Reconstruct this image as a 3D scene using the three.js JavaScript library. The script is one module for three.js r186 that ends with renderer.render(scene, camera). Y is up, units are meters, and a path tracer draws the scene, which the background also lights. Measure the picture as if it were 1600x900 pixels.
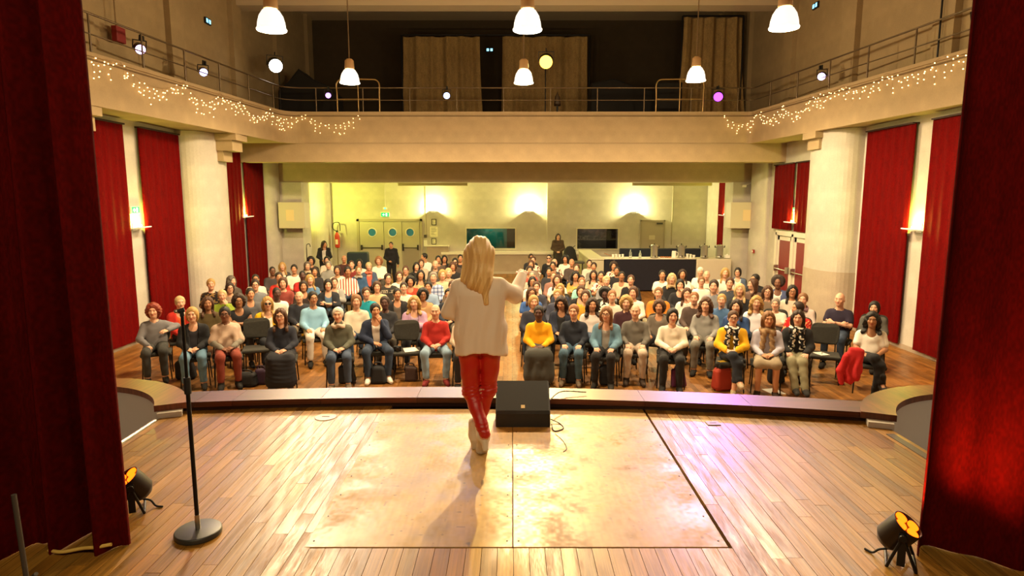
import * as THREE from 'three';
import { mergeGeometries } from 'three/addons/utils/BufferGeometryUtils.js';
import { RoundedBoxGeometry } from 'three/addons/geometries/RoundedBoxGeometry.js';
import { RectAreaLightUniformsLib } from 'three/addons/lights/RectAreaLightUniformsLib.js';
RectAreaLightUniformsLib.init();

// ---------- camera, exposure ----------
const scene = new THREE.Scene();
scene.background = new THREE.Color(0x000000);
const FPX = 980, PITCH = Math.atan(138 / 980), EYE = 3.08;
const camera = new THREE.PerspectiveCamera(2 * Math.atan(450 / FPX) * 180 / Math.PI, 16 / 9, 0.05, 100);
camera.position.set(0, EYE, 0);
camera.rotation.set(-PITCH, 0, 0);
const renderer = new THREE.WebGLRenderer();
renderer.toneMapping = THREE.LinearToneMapping;
renderer.toneMappingExposure = 1.15;
renderer.shadowMap.enabled = true;

// ---------- light levels (the lamps themselves are built further down) ----------
const LV = {
  pendant: 74, pendantGlow: 13, pendantCol: [1, 0.755, 0.43],
  sconce: 6, sconceCol: [.95, 0.93, 0.12],
  orange: 500, white: 220, violet: 170, blue: 40, side: 30, par: 13, work: 78, stair: 4,
  fairy: 7,
};

// ---------- helpers ----------
let seed = 12345;
function rnd() { seed = (seed * 1664525 + 1013904223) >>> 0; return seed / 4294967296; }
const rr = (a, b) => a + (b - a) * rnd();
const V = (x, y, z) => new THREE.Vector3(x, y, z);
const names = {};
function numbered(n) { if (!(n in names)) { names[n] = 0; return n; } names[n]++; return n + '_' + String(names[n]).padStart(3, '0'); }
const matCache = {};
function mat(color, rough = 0.8, opt = {}) {
  const key = color + '|' + rough + '|' + Object.entries(opt).map(([k, v]) => k + (v && v.uuid ? v.uuid : v && v.isColor ? v.getHexString() : v)).join(',');
  if (!matCache[key]) matCache[key] = new THREE.MeshPhysicalMaterial({ color: new THREE.Color(color), roughness: rough, ...opt });
  return matCache[key];
}
function glow(color, strength) { const k = 'glow' + color + strength; return matCache[k] || (matCache[k] = new THREE.MeshStandardMaterial({ color: 0x222222, emissive: new THREE.Color(color), emissiveIntensity: strength })); }
function mesh(name, geo, m, parent, label) {
  const o = new THREE.Mesh(Array.isArray(geo) ? merge(geo) : geo, m); o.castShadow = o.receiveShadow = true;
  o.name = parent === scene ? numbered(name) : name;
  if (label) o.userData.label = label;
  parent.add(o); return o;
}
function merge(list) {
  const g = list.map(a => { const b = a.index ? a.toNonIndexed() : a.clone(); for (const k of Object.keys(b.attributes)) if (k !== 'position' && k !== 'normal' && k !== 'uv') b.deleteAttribute(k); return b; });
  return mergeGeometries(g);
}
function tag(o, label, category, group) { o.userData.label = label; o.userData.category = category; if (group) o.userData.group = group; return o; }
function thing(name, label, category, [x, y, z] = [0, 0, 0], turn = 0, group) {
  const o = new THREE.Group(); o.name = numbered(name); scene.add(o); o.position.set(x, y, z); o.rotation.y = turn;
  return tag(o, label, category, group);
}
function copyOf(src, [x, y, z], turn, label, group) {
  const r = src.clone(); r.name = numbered(src.name.replace(/_\d{3}$/, '')); r.userData = { ...src.userData }; scene.add(r); r.position.set(x, y, z); r.rotation.y = turn;
  if (label) r.userData.label = label; if (group) r.userData.group = group; return r;
}
function struct(name, geo, m, label) { const o = mesh(name, geo, m, scene, label); o.userData.kind = 'structure'; return o; }
function bx(x0, x1, y0, y1, z0, z1) { const g = new THREE.BoxGeometry(Math.abs(x1 - x0), Math.abs(y1 - y0), Math.abs(z1 - z0)); g.translate((x0 + x1) / 2, (y0 + y1) / 2, (z0 + z1) / 2); boxUV(g); return g; }
function boxUV(g) { // uv in metres on the dominant plane
  const p = g.attributes.position, n = g.attributes.normal, u = g.attributes.uv;
  for (let i = 0; i < p.count; i++) {
    const ax = Math.abs(n.getX(i)), ay = Math.abs(n.getY(i)), az = Math.abs(n.getZ(i));
    if (ay >= ax && ay >= az) u.setXY(i, p.getX(i), p.getZ(i)); else if (ax >= az) u.setXY(i, p.getZ(i), p.getY(i)); else u.setXY(i, p.getX(i), p.getY(i));
  }
}
function rbx(w, h, d, r, x = 0, y = 0, z = 0, seg = 2) { const g = new RoundedBoxGeometry(w, h, d, seg, r); g.translate(x, y, z); return g; }
function rod(a, b, r, seg = 8, r2 = r) {
  const A = V(...a), B = V(...b), d = B.clone().sub(A), g = new THREE.CylinderGeometry(r2, r, d.length(), seg);
  g.applyQuaternion(new THREE.Quaternion().setFromUnitVectors(V(0, 1, 0), d.clone().normalize())); g.translate((A.x + B.x) / 2, (A.y + B.y) / 2, (A.z + B.z) / 2); return g;
}
function tube(pts, r, seg = 24, rs = 6) { return new THREE.TubeGeometry(new THREE.CatmullRomCurve3(pts.map(p => V(...p))), seg, r, rs, false); }
function lathe(pts, seg = 24) { return new THREE.LatheGeometry(pts.map(p => new THREE.Vector2(p[0], p[1])), seg); }
// pixel of the 1600x900 frame -> point at a given depth / height
function pix(x, y) { const dx = (x - 800) / FPX, dy = -(y - 450) / FPX, c = Math.cos(PITCH), s = Math.sin(PITCH); return [dx, dy * c - s, -(c + dy * s)]; }
function atZ(x, y, Z) { const a = pix(x, y), t = Z / -a[2]; return [a[0] * t, EYE + a[1] * t, -Z]; }
function atY(x, y, h) { const a = pix(x, y), t = (h - EYE) / a[1]; return [a[0] * t, h, a[2] * t]; }
// ---------- textures ----------
function hash(x, y) { let h = (x * 374761393 + y * 668265263) | 0; h = Math.imul(h ^ (h >>> 13), 1274126177); return ((h ^ (h >>> 16)) >>> 0) / 4294967296; }
function vnoise(x, y, px, py) {
  const xi = Math.floor(x), yi = Math.floor(y), fx = x - xi, fy = y - yi, u = fx * fx * (3 - 2 * fx), v = fy * fy * (3 - 2 * fy);
  const m = (a, n) => ((a % n) + n) % n, h = (i, j) => hash(m(i, px), m(j, py));
  return (h(xi, yi) * (1 - u) + h(xi + 1, yi) * u) * (1 - v) + (h(xi, yi + 1) * (1 - u) + h(xi + 1, yi + 1) * u) * v;
}
function texture(w, h, fn, srgb = true, rep = [1, 1]) {
  const d = new Uint8Array(w * h * 4);
  for (let j = 0; j < h; j++) for (let i = 0; i < w; i++) { const c = fn(i / w, j / h), k = (j * w + i) * 4; d[k] = c[0] * 255; d[k + 1] = c[1] * 255; d[k + 2] = c[2] * 255; d[k + 3] = 255; }
  const t = new THREE.DataTexture(d, w, h); t.magFilter = THREE.LinearFilter; t.minFilter = THREE.LinearMipmapLinearFilter; t.generateMipmaps = true; t.wrapS = t.wrapT = THREE.RepeatWrapping; t.repeat.set(...rep);
  if (srgb) t.colorSpace = THREE.SRGBColorSpace; t.needsUpdate = true; return t;
}
const clamp = (v, a = 0, b = 1) => Math.min(b, Math.max(a, v));
// wood grain: fibres along v
const grain = texture(256, 512, (u, v) => {
  const a = vnoise(u * 40, v * 6, 40, 6), b = vnoise(u * 110, v * 14, 110, 14), c = vnoise(u * 5, v * 3, 5, 3);
  const g = clamp(0.78 + 0.16 * (a - .5) + 0.12 * (b - .5) + 0.22 * (c - .5)); return [g, g * .985, g * .96];
});
const scuff = texture(256, 256, (u, v) => { const a = vnoise(u * 9, v * 9, 9, 9), b = vnoise(u * 60, v * 60, 60, 60); const g = clamp(0.43 + .2 * (a - .5) + .16 * (b - .5)); return [g, g, g]; }, false);
const plyTex = texture(512, 512, (u, v) => {
  const a = vnoise(u * 5, v * 4, 5, 4), b = vnoise(u * 90, v * 16, 90, 16), c = vnoise(u * 17, v * 15, 17, 15), s = vnoise(u * 33, v * 30, 33, 30);
  let g = .80 + .14 * (a - .5) + .09 * (b - .5) + .1 * (c - .5); if (s > .9) g -= (s - .9) * 2.6; g = clamp(g); return [g, g * .98, g * .94];
});
const boards = texture(512, 1024, (u, v) => { // strip floor of the hall, strips along v
  const n = 20, k = Math.floor(u * n), f = u * n - k, off = hash(k, 7), row = Math.floor((v + off) * 3), e = (v + off) * 3 - row;
  let g = .74 + .2 * (hash(k * 13 + 5, ((row % 3) + 3) % 3 * 31 + 2) - .5) + .1 * (vnoise(u * 160, v * 14, 160, 14) - .5);
  if (f < .05 || e < .006) g *= .62; g = clamp(g); return [g, g * .97, g * .92];
});
const plaster = texture(256, 256, (u, v) => { const g = clamp(.93 + .06 * (vnoise(u * 6, v * 6, 6, 6) - .5) + .04 * (vnoise(u * 70, v * 70, 70, 70) - .5)); return [g, g, g]; });
const velvet = texture(256, 256, (u, v) => { const g = clamp(.85 + .22 * (vnoise(u * 120, v * 60, 120, 60) - .5) + .1 * (vnoise(u * 14, v * 9, 14, 9) - .5)); return [g, g, g]; });
const knit = texture(128, 128, (u, v) => { const g = clamp(.9 + .14 * (vnoise(u * 60, v * 60, 60, 60) - .5)); return [g, g, g]; });

// ---------- common materials ----------
const M = {
  wall: mat('#cfc6b8', .85, { map: plaster }), wallLow: mat('#b3a08a', .85, { map: plaster }), parapet: mat('#b99f79', .8, { map: plaster }),
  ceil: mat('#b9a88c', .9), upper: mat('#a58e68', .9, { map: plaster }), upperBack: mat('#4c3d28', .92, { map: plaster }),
  black: mat('#0c0b0b', .7), blackMetal: mat('#161414', .4, { metalness: .4 }), steel: mat('#b8b2a8', .28, { metalness: .9 }), rail: mat('#6d5c45', .4, { metalness: .7 }),
  stageDark: mat('#120b08', .95), floor: mat('#bf8442', 1, { map: boards, roughnessMap: scuff }),
  white: mat('#e9e4da', .6), red: mat('#720504', .95, { map: velvet, specularIntensity: .15 }),
  stageCurtain: mat('#560604', .95, { map: velvet, specularIntensity: .15 }),
  mahog: mat('#5e2a1c', .42, { map: grain }), capWood: mat('#8a4b30', .4, { map: grain }),
};
const XL = -8.1, XR = 8.15, ZB = 26.4, ST = 1.03, ZR = 19; // side walls, back wall, stage height, balcony front

// ================= STRUCTURE =================
{ const g = new THREE.PlaneGeometry(XR - XL + .6, 22.4); g.rotateX(-Math.PI / 2);
  const f = bx(XL - .3, XR + .3, -.2, 0, -26.8, -4.4); { const u = f.attributes.uv; for (let i = 0; i < u.count; i++) u.setXY(i, u.getX(i) / 1.6, u.getY(i) / 3.2); }
  struct('floor', f, M.floor, 'strip wood floor of the hall'); }
function wallHoles(w0, w1, y0, y1, holes, depth) { // wall in the XY plane with rectangular openings
  const s = new THREE.Shape([new THREE.Vector2(w0, y0), new THREE.Vector2(w1, y0), new THREE.Vector2(w1, y1), new THREE.Vector2(w0, y1)]);
  for (const [a, b, c, d] of holes) s.holes.push(new THREE.Path([new THREE.Vector2(a, c), new THREE.Vector2(a, d), new THREE.Vector2(b, d), new THREE.Vector2(b, c)]));
  return new THREE.ExtrudeGeometry(s, { depth, bevelEnabled: false });
}
const booth = [[-1.91, .13, 1.05, 1.88], [2.74, 4.45, 1.03, 1.87]];
{ const g = wallHoles(XL - .3, XR + .3, 0, 5.0, booth, .3); g.translate(0, 0, -ZB - .3); struct('wall_back', g, M.wall, 'cream rear wall under the balcony'); }
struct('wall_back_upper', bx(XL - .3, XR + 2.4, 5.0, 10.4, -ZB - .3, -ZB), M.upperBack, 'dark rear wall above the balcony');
struct('wall_left', bx(XL - .3, XL, 0, 10.4, -26.7, -4.3), M.wall, 'plastered left side wall of the hall');
struct('wall_right', bx(XR, XR + .3, 0, 10.4, -26.7, -4.3), M.wall, 'plastered right side wall of the hall');
struct('ceiling', bx(XL - .3, XR + .3, 10.2, 10.5, -26.7, -4.3), M.ceil, 'hall ceiling');
struct('trim_1', bx(XL, XR, 8.62, 10.2, -19.6, -19), M.ceil, 'ceiling beam over the balcony front');
// stage house: floor behind, walls, proscenium wall with its opening
struct('wall_proscenium', (() => { const g = wallHoles(-8.4, 8.45, 0, 10.4, [[-5.6, 5.65, .3, 5.9]], .3); g.translate(0, 0, -4.6); return g; })(), M.upper, 'proscenium wall');
struct('wall_stage', [bx(-7, -6.8, 0, 7.2, -4.3, 4), bx(6.8, 7, 0, 7.2, -4.3, 4), bx(-7, 7, 0, 7.2, 3.8, 4)], M.stageDark, 'dark walls of the stage house');
struct('ceiling_stage', bx(-7, 7, 7, 7.2, -4.3, 4), M.stageDark, 'dark stage ceiling');
const edgeZ = x => { const t = x / 3.45; return -(6.03 - .32 * t * t) + .06 * x * .7; }; // inner foot line of the ledge
// stage floor: sub floor, planks and plywood sheets
{ const s = new THREE.Shape(); s.moveTo(-6.8, -3.8); s.lineTo(6.8, -3.8); s.lineTo(6.8, 4.5); s.lineTo(3.42, 4.5); s.lineTo(3.42, -edgeZ(3.42) + .3); for (let i = 0; i <= 20; i++) { const x = 3.42 - 6.78 * i / 20; s.lineTo(x, -edgeZ(x) + .3); } s.lineTo(-3.36, 4.5); s.lineTo(-6.8, 4.5);
  const g = new THREE.ExtrudeGeometry(s, { depth: .2, bevelEnabled: false }); g.rotateX(-Math.PI / 2); g.translate(0, ST - .23, 0);
  const fl = struct('floor_stage', g, mat('#2a170b', .8), 'stage floor of wooden strips around plywood sheets');
  const tones = ['#b58030', '#b07b2c', '#bb8836', '#a87529', '#be8d3c', '#b38032', '#a57128'].map(c => mat(c, 1, { map: grain, roughnessMap: scuff }));
  const W = .093, ply = [-1.24, 1.29, -3.48]; let count = 0;
  const plank = (x0, x1, z0, z1) => { const w = x1 - x0 - .003, l = Math.abs(z1 - z0) - .003; if (l < .04) return; const g = new THREE.BoxGeometry(w, .03, l); const u = g.attributes.uv, o1 = rnd(), o2 = rnd(); for (let i = 0; i < u.count; i++) u.setXY(i, o1 + u.getX(i) * .35, o2 + u.getY(i) * l * .55);
    const o = mesh('plank', g, tones[Math.floor(rnd() * 7)], fl); o.position.set((x0 + x1) / 2, ST - .015 + rr(-.0006, .0006), (z0 + z1) / 2); o.rotation.z = rr(-.006, .006); count++; };
  for (let x = -3.34; x < 3.42; x += W) { const xm = x + W / 2, inPly = xm > ply[0] && xm < ply[1], far = inPly ? ply[2] + .006 : edgeZ(xm) - .05; let z = -2.35 - (inPly ? 0 : rnd() * .25); if (xm > 2.75 || xm < -2.9) z = -2.9;
    z = -2.3; while (z > far + .02) { let n = z - rr(.7, 2.1) * (inPly ? .7 : 1); if (n < far + .3) n = far; plank(x, Math.min(x + W, 3.42), z, n); z = n; } }
  struct('floor_stage_rear', bx(-6.8, 6.8, ST - .03, ST - .001, -2.3, 3.8), mat('#8a5a30', .5, { map: grain }), 'stage floor behind the plywood');
  for (const s of [-1, 1]) mesh('floor_side', bx(s < 0 ? -6.8 : 3.43, s < 0 ? -3.345 : 6.8, ST - .03, ST - .001, -4.5, -2.3), mat('#a8733d', .4, { map: grain }), fl);
  const pm = ['#c29442', '#be8f40', '#c69a48'].map(c => mat(c, 1.05, { map: plyTex, roughnessMap: scuff }));
  const sheet = (x0, x1, z0, z1, k) => { const g = rbx(x1 - x0 - .004, .034, z0 - z1 - .004, .003, (x0 + x1) / 2, ST - .0145, (z0 + z1) / 2, 1); boxUV(g); const u = g.attributes.uv; for (let i = 0; i < u.count; i++) u.setXY(i, u.getX(i) * .7 + k * .37, u.getY(i) * .7 + k * .21); mesh('plywood_sheet', g, pm[k % 3], fl); };
  sheet(ply[0], .005, -3.48, -5.97, 0); sheet(.005, ply[1], -3.48, -5.97, 1);
  // screw heads along the sheet edges
  const sc = []; for (let i = 0; i < 9; i++) for (const x of [-1.2, -.03, .04, 1.25]) { const c = new THREE.CylinderGeometry(.006, .006, .003, 6); c.translate(x, ST + .0035, -3.55 - i * .3); sc.push(c); } mesh('screw_heads', sc, mat('#3a2a18', .5), fl).userData.kind = 'stuff';
  console.log('planks', count);
}
// ledge along the stage front: cap strips over a recessed riser
{ const strip = (x0, x1, zi, zo, y0, y1) => { const n = 10, pos = [], idx = []; for (let i = 0; i <= n; i++) { const x = x0 + (x1 - x0) * i / n; for (const [y, z] of [[y0, zi], [y1, zi], [y1, zo], [y0, zo]]) pos.push(x, y, edgeZ(x) - z); }
    for (let i = 0; i < n; i++) for (let k = 0; k < 4; k++) { const a = i * 4 + k, b = i * 4 + (k + 1) % 4; idx.push(a, b, b + 4, a, b + 4, a + 4); } idx.push(0, 2, 1, 0, 3, 2); const e = n * 4; idx.push(e, e + 1, e + 2, e, e + 2, e + 3);
    let g = new THREE.BufferGeometry(); g.setAttribute('position', new THREE.Float32BufferAttribute(pos, 3)); g.setIndex(idx); g = g.toNonIndexed(); g.computeVertexNormals(); g.setAttribute('uv', new THREE.Float32BufferAttribute(new Float32Array(g.attributes.position.count * 2), 2)); boxUV(g); { const u = g.attributes.uv; for (let i = 0; i < u.count; i++) u.setXY(i, u.getY(i) * 1.5, u.getX(i) * .6); } return g; };
  const led = struct('trim_stage_ledge', strip(-3.30, 3.44, .03, .33, ST - .01, ST + .04), mat('#2b120b', .5), 'dark wooden ledge along the stage front');
  const cuts = [-3.36, -3.1, -2.75, -1.9, -.95, .35, 1.3, 2.3, 3.5];
  for (let i = 0; i < cuts.length - 1; i++) mesh('ledge_board', strip(cuts[i] + .0015, cuts[i + 1] - .0015, 0, .36, ST + .04, ST + .095), [M.mahog, mat('#6b3222', .4, { map: grain })][i % 2], led);
  struct('wall_stage_front', strip(-3.36, 3.5, .28, .34, 0, ST - .01), M.wallLow, 'front of the stage');
}
// curved stairwell walls at both stage corners with wooden caps
function arcRing(cx, cz, r0, r1, y0, y1, a0, a1) { const s = new THREE.Shape(); s.absarc(0, 0, r1, a0, a1, false); s.absarc(0, 0, r0, a1, a0, true); const g = new THREE.ExtrudeGeometry(s, { depth: y1 - y0, bevelEnabled: false, curveSegments: 40 }); g.rotateX(-Math.PI / 2); g.translate(cx, y0, cz); return g; }
{ const w1 = struct('wall_stairwell_left', arcRing(-4.4, -5.3, 1.12, 1.33, 0, ST + .05, .36, Math.PI), mat('#c9c2b4', .8), 'curved pale wall of the stairwell at the left stage corner');
  const c1 = arcRing(-4.4, -5.3, 1.09, 1.38, ST + .05, ST + .11, .42, Math.PI); { const u = c1.attributes.uv; for (let i = 0; i < u.count; i++) u.setXY(i, u.getX(i) * 1.5, u.getY(i) * .5); } mesh('wooden_cap', c1, M.capWood, w1, 'curved varnished wooden cap');
  const w2 = struct('wall_stairwell_right', arcRing(4.5, -5.05, 1.12, 1.33, 0, ST + .05, 0, Math.PI - .33), mat('#c9c2b4', .8), 'curved pale wall of the stairwell at the right stage corner');
  mesh('wooden_cap', arcRing(4.5, -5.05, 1.09, 1.38, ST + .05, ST + .11, 0, Math.PI - .4), M.capWood, w2, 'curved varnished wooden cap');
  struct('trim_edge_left', rod([-3.33, ST + .006, -5.62], [-3.3, ST + .006, -4.55], .02), M.steel, 'metal nosing at the stairwell edge left');
  struct('trim_edge_right', bx(3.3, 3.37, ST, ST + .006, -5.3, -4.75), mat('#5a5148', .5, { metalness: .5 }), 'metal nosing at the stairwell edge right');
}
// ---------- balcony: U-shaped parapet with rounded corners ----------
const BT = 5.64, BB = 4.73, BM = 4.19;
const innerPath = (() => { const p = []; const L0 = [-7.55, -9.9], L1 = [-6.68, -19], R1 = [7.05, -19], R0 = [7.95, -9.9];
  const corner = (A, B, C, r) => { const a = V(A[0], A[1], 0), b = V(B[0], B[1], 0), c = V(C[0], C[1], 0), u = a.clone().sub(b).normalize(), w = c.clone().sub(b).normalize(), out = []; for (let i = 0; i <= 10; i++) { const t = i / 10, q = b.clone().addScaledVector(u, r * (1 - t) * (1 - t)).addScaledVector(w, r * t * t); out.push([q.x, q.y]); } return out; };
  p.push([-7.75, -4.6]); for (let i = 0; i <= 6; i++) p.push([L0[0] + (L1[0] - L0[0]) * i / 8, L0[1] + (L1[1] - L0[1]) * i / 8]); p.push(...corner(L0, L1, R1, .55)); p.push(...corner(L1, R1, R0, .15)); for (let i = 2; i <= 8; i++) p.push([R1[0] + (R0[0] - R1[0]) * i / 8, R1[1] + (R0[1] - R1[1]) * i / 8]); p.push([8.1, -4.6]); return p; })();
function offsetPath(path, d) { if (!d) return path; return path.map((p, i) => { const a = path[Math.max(0, i - 1)], b = path[Math.min(path.length - 1, i + 1)]; const tx = b[0] - a[0], tz = b[1] - a[1], l = Math.hypot(tx, tz); return [p[0] + tz / l * d, p[1] - tx / l * d]; }); }
function ribbon(path, d0, d1, y0, y1) { // solid strip following the balcony edge, d outward (away from the hall)
  const A = offsetPath(path, d0), B = offsetPath(path, d1), pos = [], idx = []; for (let i = 0; i < path.length; i++) for (const [q, y] of [[A[i], y0], [A[i], y1], [B[i], y1], [B[i], y0]]) pos.push(q[0], y, q[1]);
  for (let i = 0; i < path.length - 1; i++) for (let k = 0; k < 4; k++) { const a = i * 4 + k, b = i * 4 + (k + 1) % 4; idx.push(a, b + 4, b, a, a + 4, b + 4); } const e = (path.length - 1) * 4; idx.push(0, 1, 2, 0, 2, 3, e, e + 2, e + 1, e, e + 3, e + 2);
  let g = new THREE.BufferGeometry(); g.setAttribute('position', new THREE.Float32BufferAttribute(pos, 3)); g.setIndex(idx); g = g.toNonIndexed(); g.computeVertexNormals(); g.setAttribute('uv', new THREE.Float32BufferAttribute(new Float32Array(g.attributes.position.count * 2), 2)); boxUV(g); return g; }
const SIDE = 1;
const bal = struct('wall_balcony_parapet', ribbon(innerPath, 0, .16 * SIDE, BB, BT - .07), M.parapet, 'plain tan balcony front running round three sides');
mesh('coping', ribbon(innerPath, -.035 * SIDE, .2 * SIDE, BT - .07, BT), M.parapet, bal); mesh('groove_band', ribbon(innerPath, -.012 * SIDE, .01 * SIDE, BT - .135, BT - .105), mat('#6d5638', .8), bal);
// balcony slabs
{ const s = new THREE.Shape(); const P = offsetPath(innerPath, .05); s.moveTo(P[0][0], P[0][1]); for (const q of P) s.lineTo(q[0], q[1]); s.lineTo(XR, -4.6); s.lineTo(XR, -ZB); s.lineTo(XL, -ZB); s.lineTo(XL, -4.6);
  const g = new THREE.ExtrudeGeometry(s, { depth: .25, bevelEnabled: false }); g.rotateX(Math.PI / 2); g.translate(0, BB + .26, 0); struct('floor_balcony', g, M.parapet, 'balcony slab'); }
struct('trim_2', bx(XL, XR, BM, BB + .01, -ZR - .5, -ZR - .0), M.parapet, 'deep beam under the rear balcony front');
struct('trim_3', bx(XL, XR, 3.66, BB + .01, -22, -21.4), mat('#cbb896', .8, { map: plaster }), 'second beam across the hall between the loudspeaker pillars');
struct('ceiling_rear', bx(XL, XR, 3.95, 4.05, -ZB, -22), M.wall, 'soffit over the rear of the hall');
struct('column_speaker_left', [bx(XL, -7.08, 0, 3.66, -22.1, -21.3)], M.wall, 'square pillar carrying the left loudspeaker'); struct('column_speaker_right', [bx(7.42, XR, 0, 3.66, -22.1, -21.3)], M.wall, 'square pillar carrying the right loudspeaker');
// round-faced pilasters with stepped corbels
function pilaster(name, side, z, top, label, rz = .95, rx = .62, low) { const X = side < 0 ? XL : XR; const n = 24, s = new THREE.Shape(); s.moveTo(0, -rz); for (let i = 0; i <= n; i++) { const a = -Math.PI / 2 + Math.PI * i / n; s.lineTo(rx * Math.pow(Math.cos(a), .7), rz * Math.sin(a)); } s.lineTo(-.05, rz); s.lineTo(-.05, -rz);
  const mk = (y0, y1, k) => { const g = new THREE.ExtrudeGeometry(s, { depth: y1 - y0, bevelEnabled: false }); g.rotateX(-Math.PI / 2); g.scale(k, 1, k); if (side > 0) g.rotateY(Math.PI); g.translate(X, y0, z); return g; };
  const o = struct(name, low ? mk(1.36, top, 1) : mk(0, top, 1), M.wall, label); if (low) mesh('dado', mk(0, 1.36, 1.012), mat('#bfae98', .85, { map: plaster }), o); return o; }
pilaster('column_left', -1, -16.35, BB, 'broad round-faced pilaster on the left wall'); pilaster('column_right', 1, -15.75, BB, 'broad round-faced pilaster on the right wall', .95, .62, true);
pilaster('column_rear_left', -1, -26.2, 3.95, 'rounded pier in the rear left corner', .8, .55); pilaster('column_left_far', -1, -21, 4.7, 'rounded pier beside the left loudspeaker pillar', .5, .35); pilaster('column_right_far', 1, -20.6, 4.7, 'rounded pier beside the right loudspeaker pillar', .6, .3);
function corbel(side, z, label, w = side < 0 ? -6.95 : 7.35) { const X = side < 0 ? XL : XR, d = -side; const st = (y0, y1, x, hz) => bx(X + d * .1, x, y0, y1, z - hz, z + hz);
  const o = struct('trim_corbel', [st(BB - .16, BB, w, .34), st(BB - .42, BB - .16, w - d * .12, .3), st(BB - .68, BB - .42, w - d * .38, .26)], M.parapet, label); return o; }
corbel(-1, -16.5, 'stepped corbel under the left balcony at the pilaster'); corbel(1, -15.9, 'stepped corbel under the right balcony at the pilaster'); corbel(-1, -11.35, 'stepped corbel beside the left stage curtain', -7.42); corbel(1, -10.9, 'stepped corbel beside the right stage curtain', 7.86);
// rear wall pilaster, ledge and lower wall
struct('column_rear', bx(1.46, 2.26, 0, 3.95, -ZB, -ZB + .14), M.wall, 'flat pilaster on the rear wall'); struct('wall_rear_plinth', bx(-2.9, 3.4, 0, .82, -ZB, -ZB + .28), M.wallLow, 'low plinth along the rear wall'); struct('trim_rear_ledge', bx(-2.95, 3.4, .82, .92, -ZB, -ZB + .34), mat('#ddd6c2', .7), 'pale ledge on top of the rear plinth'); struct('baseboard_rear', bx(-2.9, 3.4, 0, .1, -ZB + .28, -ZB + .3), mat('#b8aa94', .8), 'baseboard of the rear plinth');
struct('baseboard_left', bx(XL, XL + .02, 0, .1, -21, -5), M.wallLow, 'baseboard of the left wall'); struct('baseboard_right', bx(XR - .02, XR, 0, .1, -21, -5), M.wallLow, 'baseboard of the right wall');
// upper walls of the balcony: vertical lining boards
for (const s of [-1, 1]) { const o = struct('wall_upper_' + (s < 0 ? 'left' : 'right'), bx(s < 0 ? XL : XR, s < 0 ? XL + .02 : XR - .02, BB + .28, 10.2, -26.4, -4.6), M.upper, 'lining of the ' + (s < 0 ? 'left' : 'right') + ' wall above the balcony'); const X = s < 0 ? XL + .02 : XR - .02; for (let i = 0; i < 6; i++) mesh('pier', bx(X, X - s * .14, BB + .28, 10.2, -8.5 - i * 3.4, -9.1 - i * 3.4), M.upper, o); }
// ================= DOORS, WINDOWS, FITTINGS =================
{ // three-leaf door with portholes and push bars in the rear wall
  const d = struct('door_1', [bx(-6.5, -6.4, 0, 2.28, -ZB, -ZB + .06), bx(-3.86, -3.76, 0, 2.28, -ZB, -ZB + .06), bx(-6.5, -3.76, 2.18, 2.28, -ZB, -ZB + .06)], mat('#a79c84', .6), 'grey three-leaf rear door with round portholes');
  const leaves = [[-6.38, -5.38, -5.86], [-5.36, -4.62, -5.0], [-4.6, -3.88, -4.27]];
  for (const [a, b, c] of leaves) { const s = new THREE.Shape([new THREE.Vector2(a, .02), new THREE.Vector2(b, .02), new THREE.Vector2(b, 2.16), new THREE.Vector2(a, 2.16)]); const h = new THREE.Path(); h.absarc(c, 1.72, .17, 0, Math.PI * 2, true); s.holes.push(h); const g = new THREE.ExtrudeGeometry(s, { depth: .045, bevelEnabled: false, curveSegments: 24 }); g.translate(0, 0, -ZB + .005); const leaf = mesh('door_leaf', g, mat('#b5ad94', .55), d);
    const ring = new THREE.TorusGeometry(.175, .022, 8, 28); ring.translate(c, 1.72, -ZB + .05); mesh('porthole_rim', ring, mat('#cfcabb', .4), leaf); const gl = new THREE.CylinderGeometry(.17, .17, .01, 28); gl.rotateX(Math.PI / 2); gl.translate(c, 1.72, -ZB + .03); mesh('porthole_glass', gl, mat('#3a7cc0', .12), leaf, 'blue porthole glass'); }
  mesh('push_bar', [rod([-6.3, 1.08, -ZB + .12], [-5.45, 1.08, -ZB + .12], .018), bx(-6.34, -6.28, .99, 1.2, -ZB + .05, -ZB + .13), bx(-5.48, -5.42, .99, 1.2, -ZB + .05, -ZB + .13)], mat('#1b1916', .4), d); mesh('push_bar', [rod([-4.55, 1.08, -ZB + .12], [-3.95, 1.08, -ZB + .12], .018), bx(-4.6, -4.54, .95, 1.25, -ZB + .05, -ZB + .13), bx(-3.98, -3.92, .99, 1.2, -ZB + .05, -ZB + .13)], mat('#1b1916', .4), d); mesh('kick_plate', bx(-4.58, -3.9, .05, 1.02, -ZB + .05, -ZB + .056), mat('#8f8372', .5), d);
}
{ const d = struct('door_2', [bx(5.38, 5.44, 0, 2.24, -ZB, -ZB + .06), bx(6.35, 6.41, 0, 2.24, -ZB, -ZB + .06), bx(5.38, 6.41, 2.18, 2.24, -ZB, -ZB + .06)], mat('#9d907c', .6), 'plain grey single door behind the buffet');
  mesh('door_leaf', bx(5.44, 6.35, .02, 2.18, -ZB + .002, -ZB + .035), mat('#a89b88', .55), d); mesh('closer', bx(6.05, 6.3, 2.06, 2.13, -ZB + .035, -ZB + .09), mat('#3a352e', .5), d); mesh('notice', bx(5.75, 6.0, 1.42, 1.6, -ZB + .036, -ZB + .039), mat('#c9bfa8', .8), d); mesh('handle', rod([5.52, 1.02, -ZB + .07], [5.64, 1.02, -ZB + .07], .012), M.steel, d); }
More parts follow.
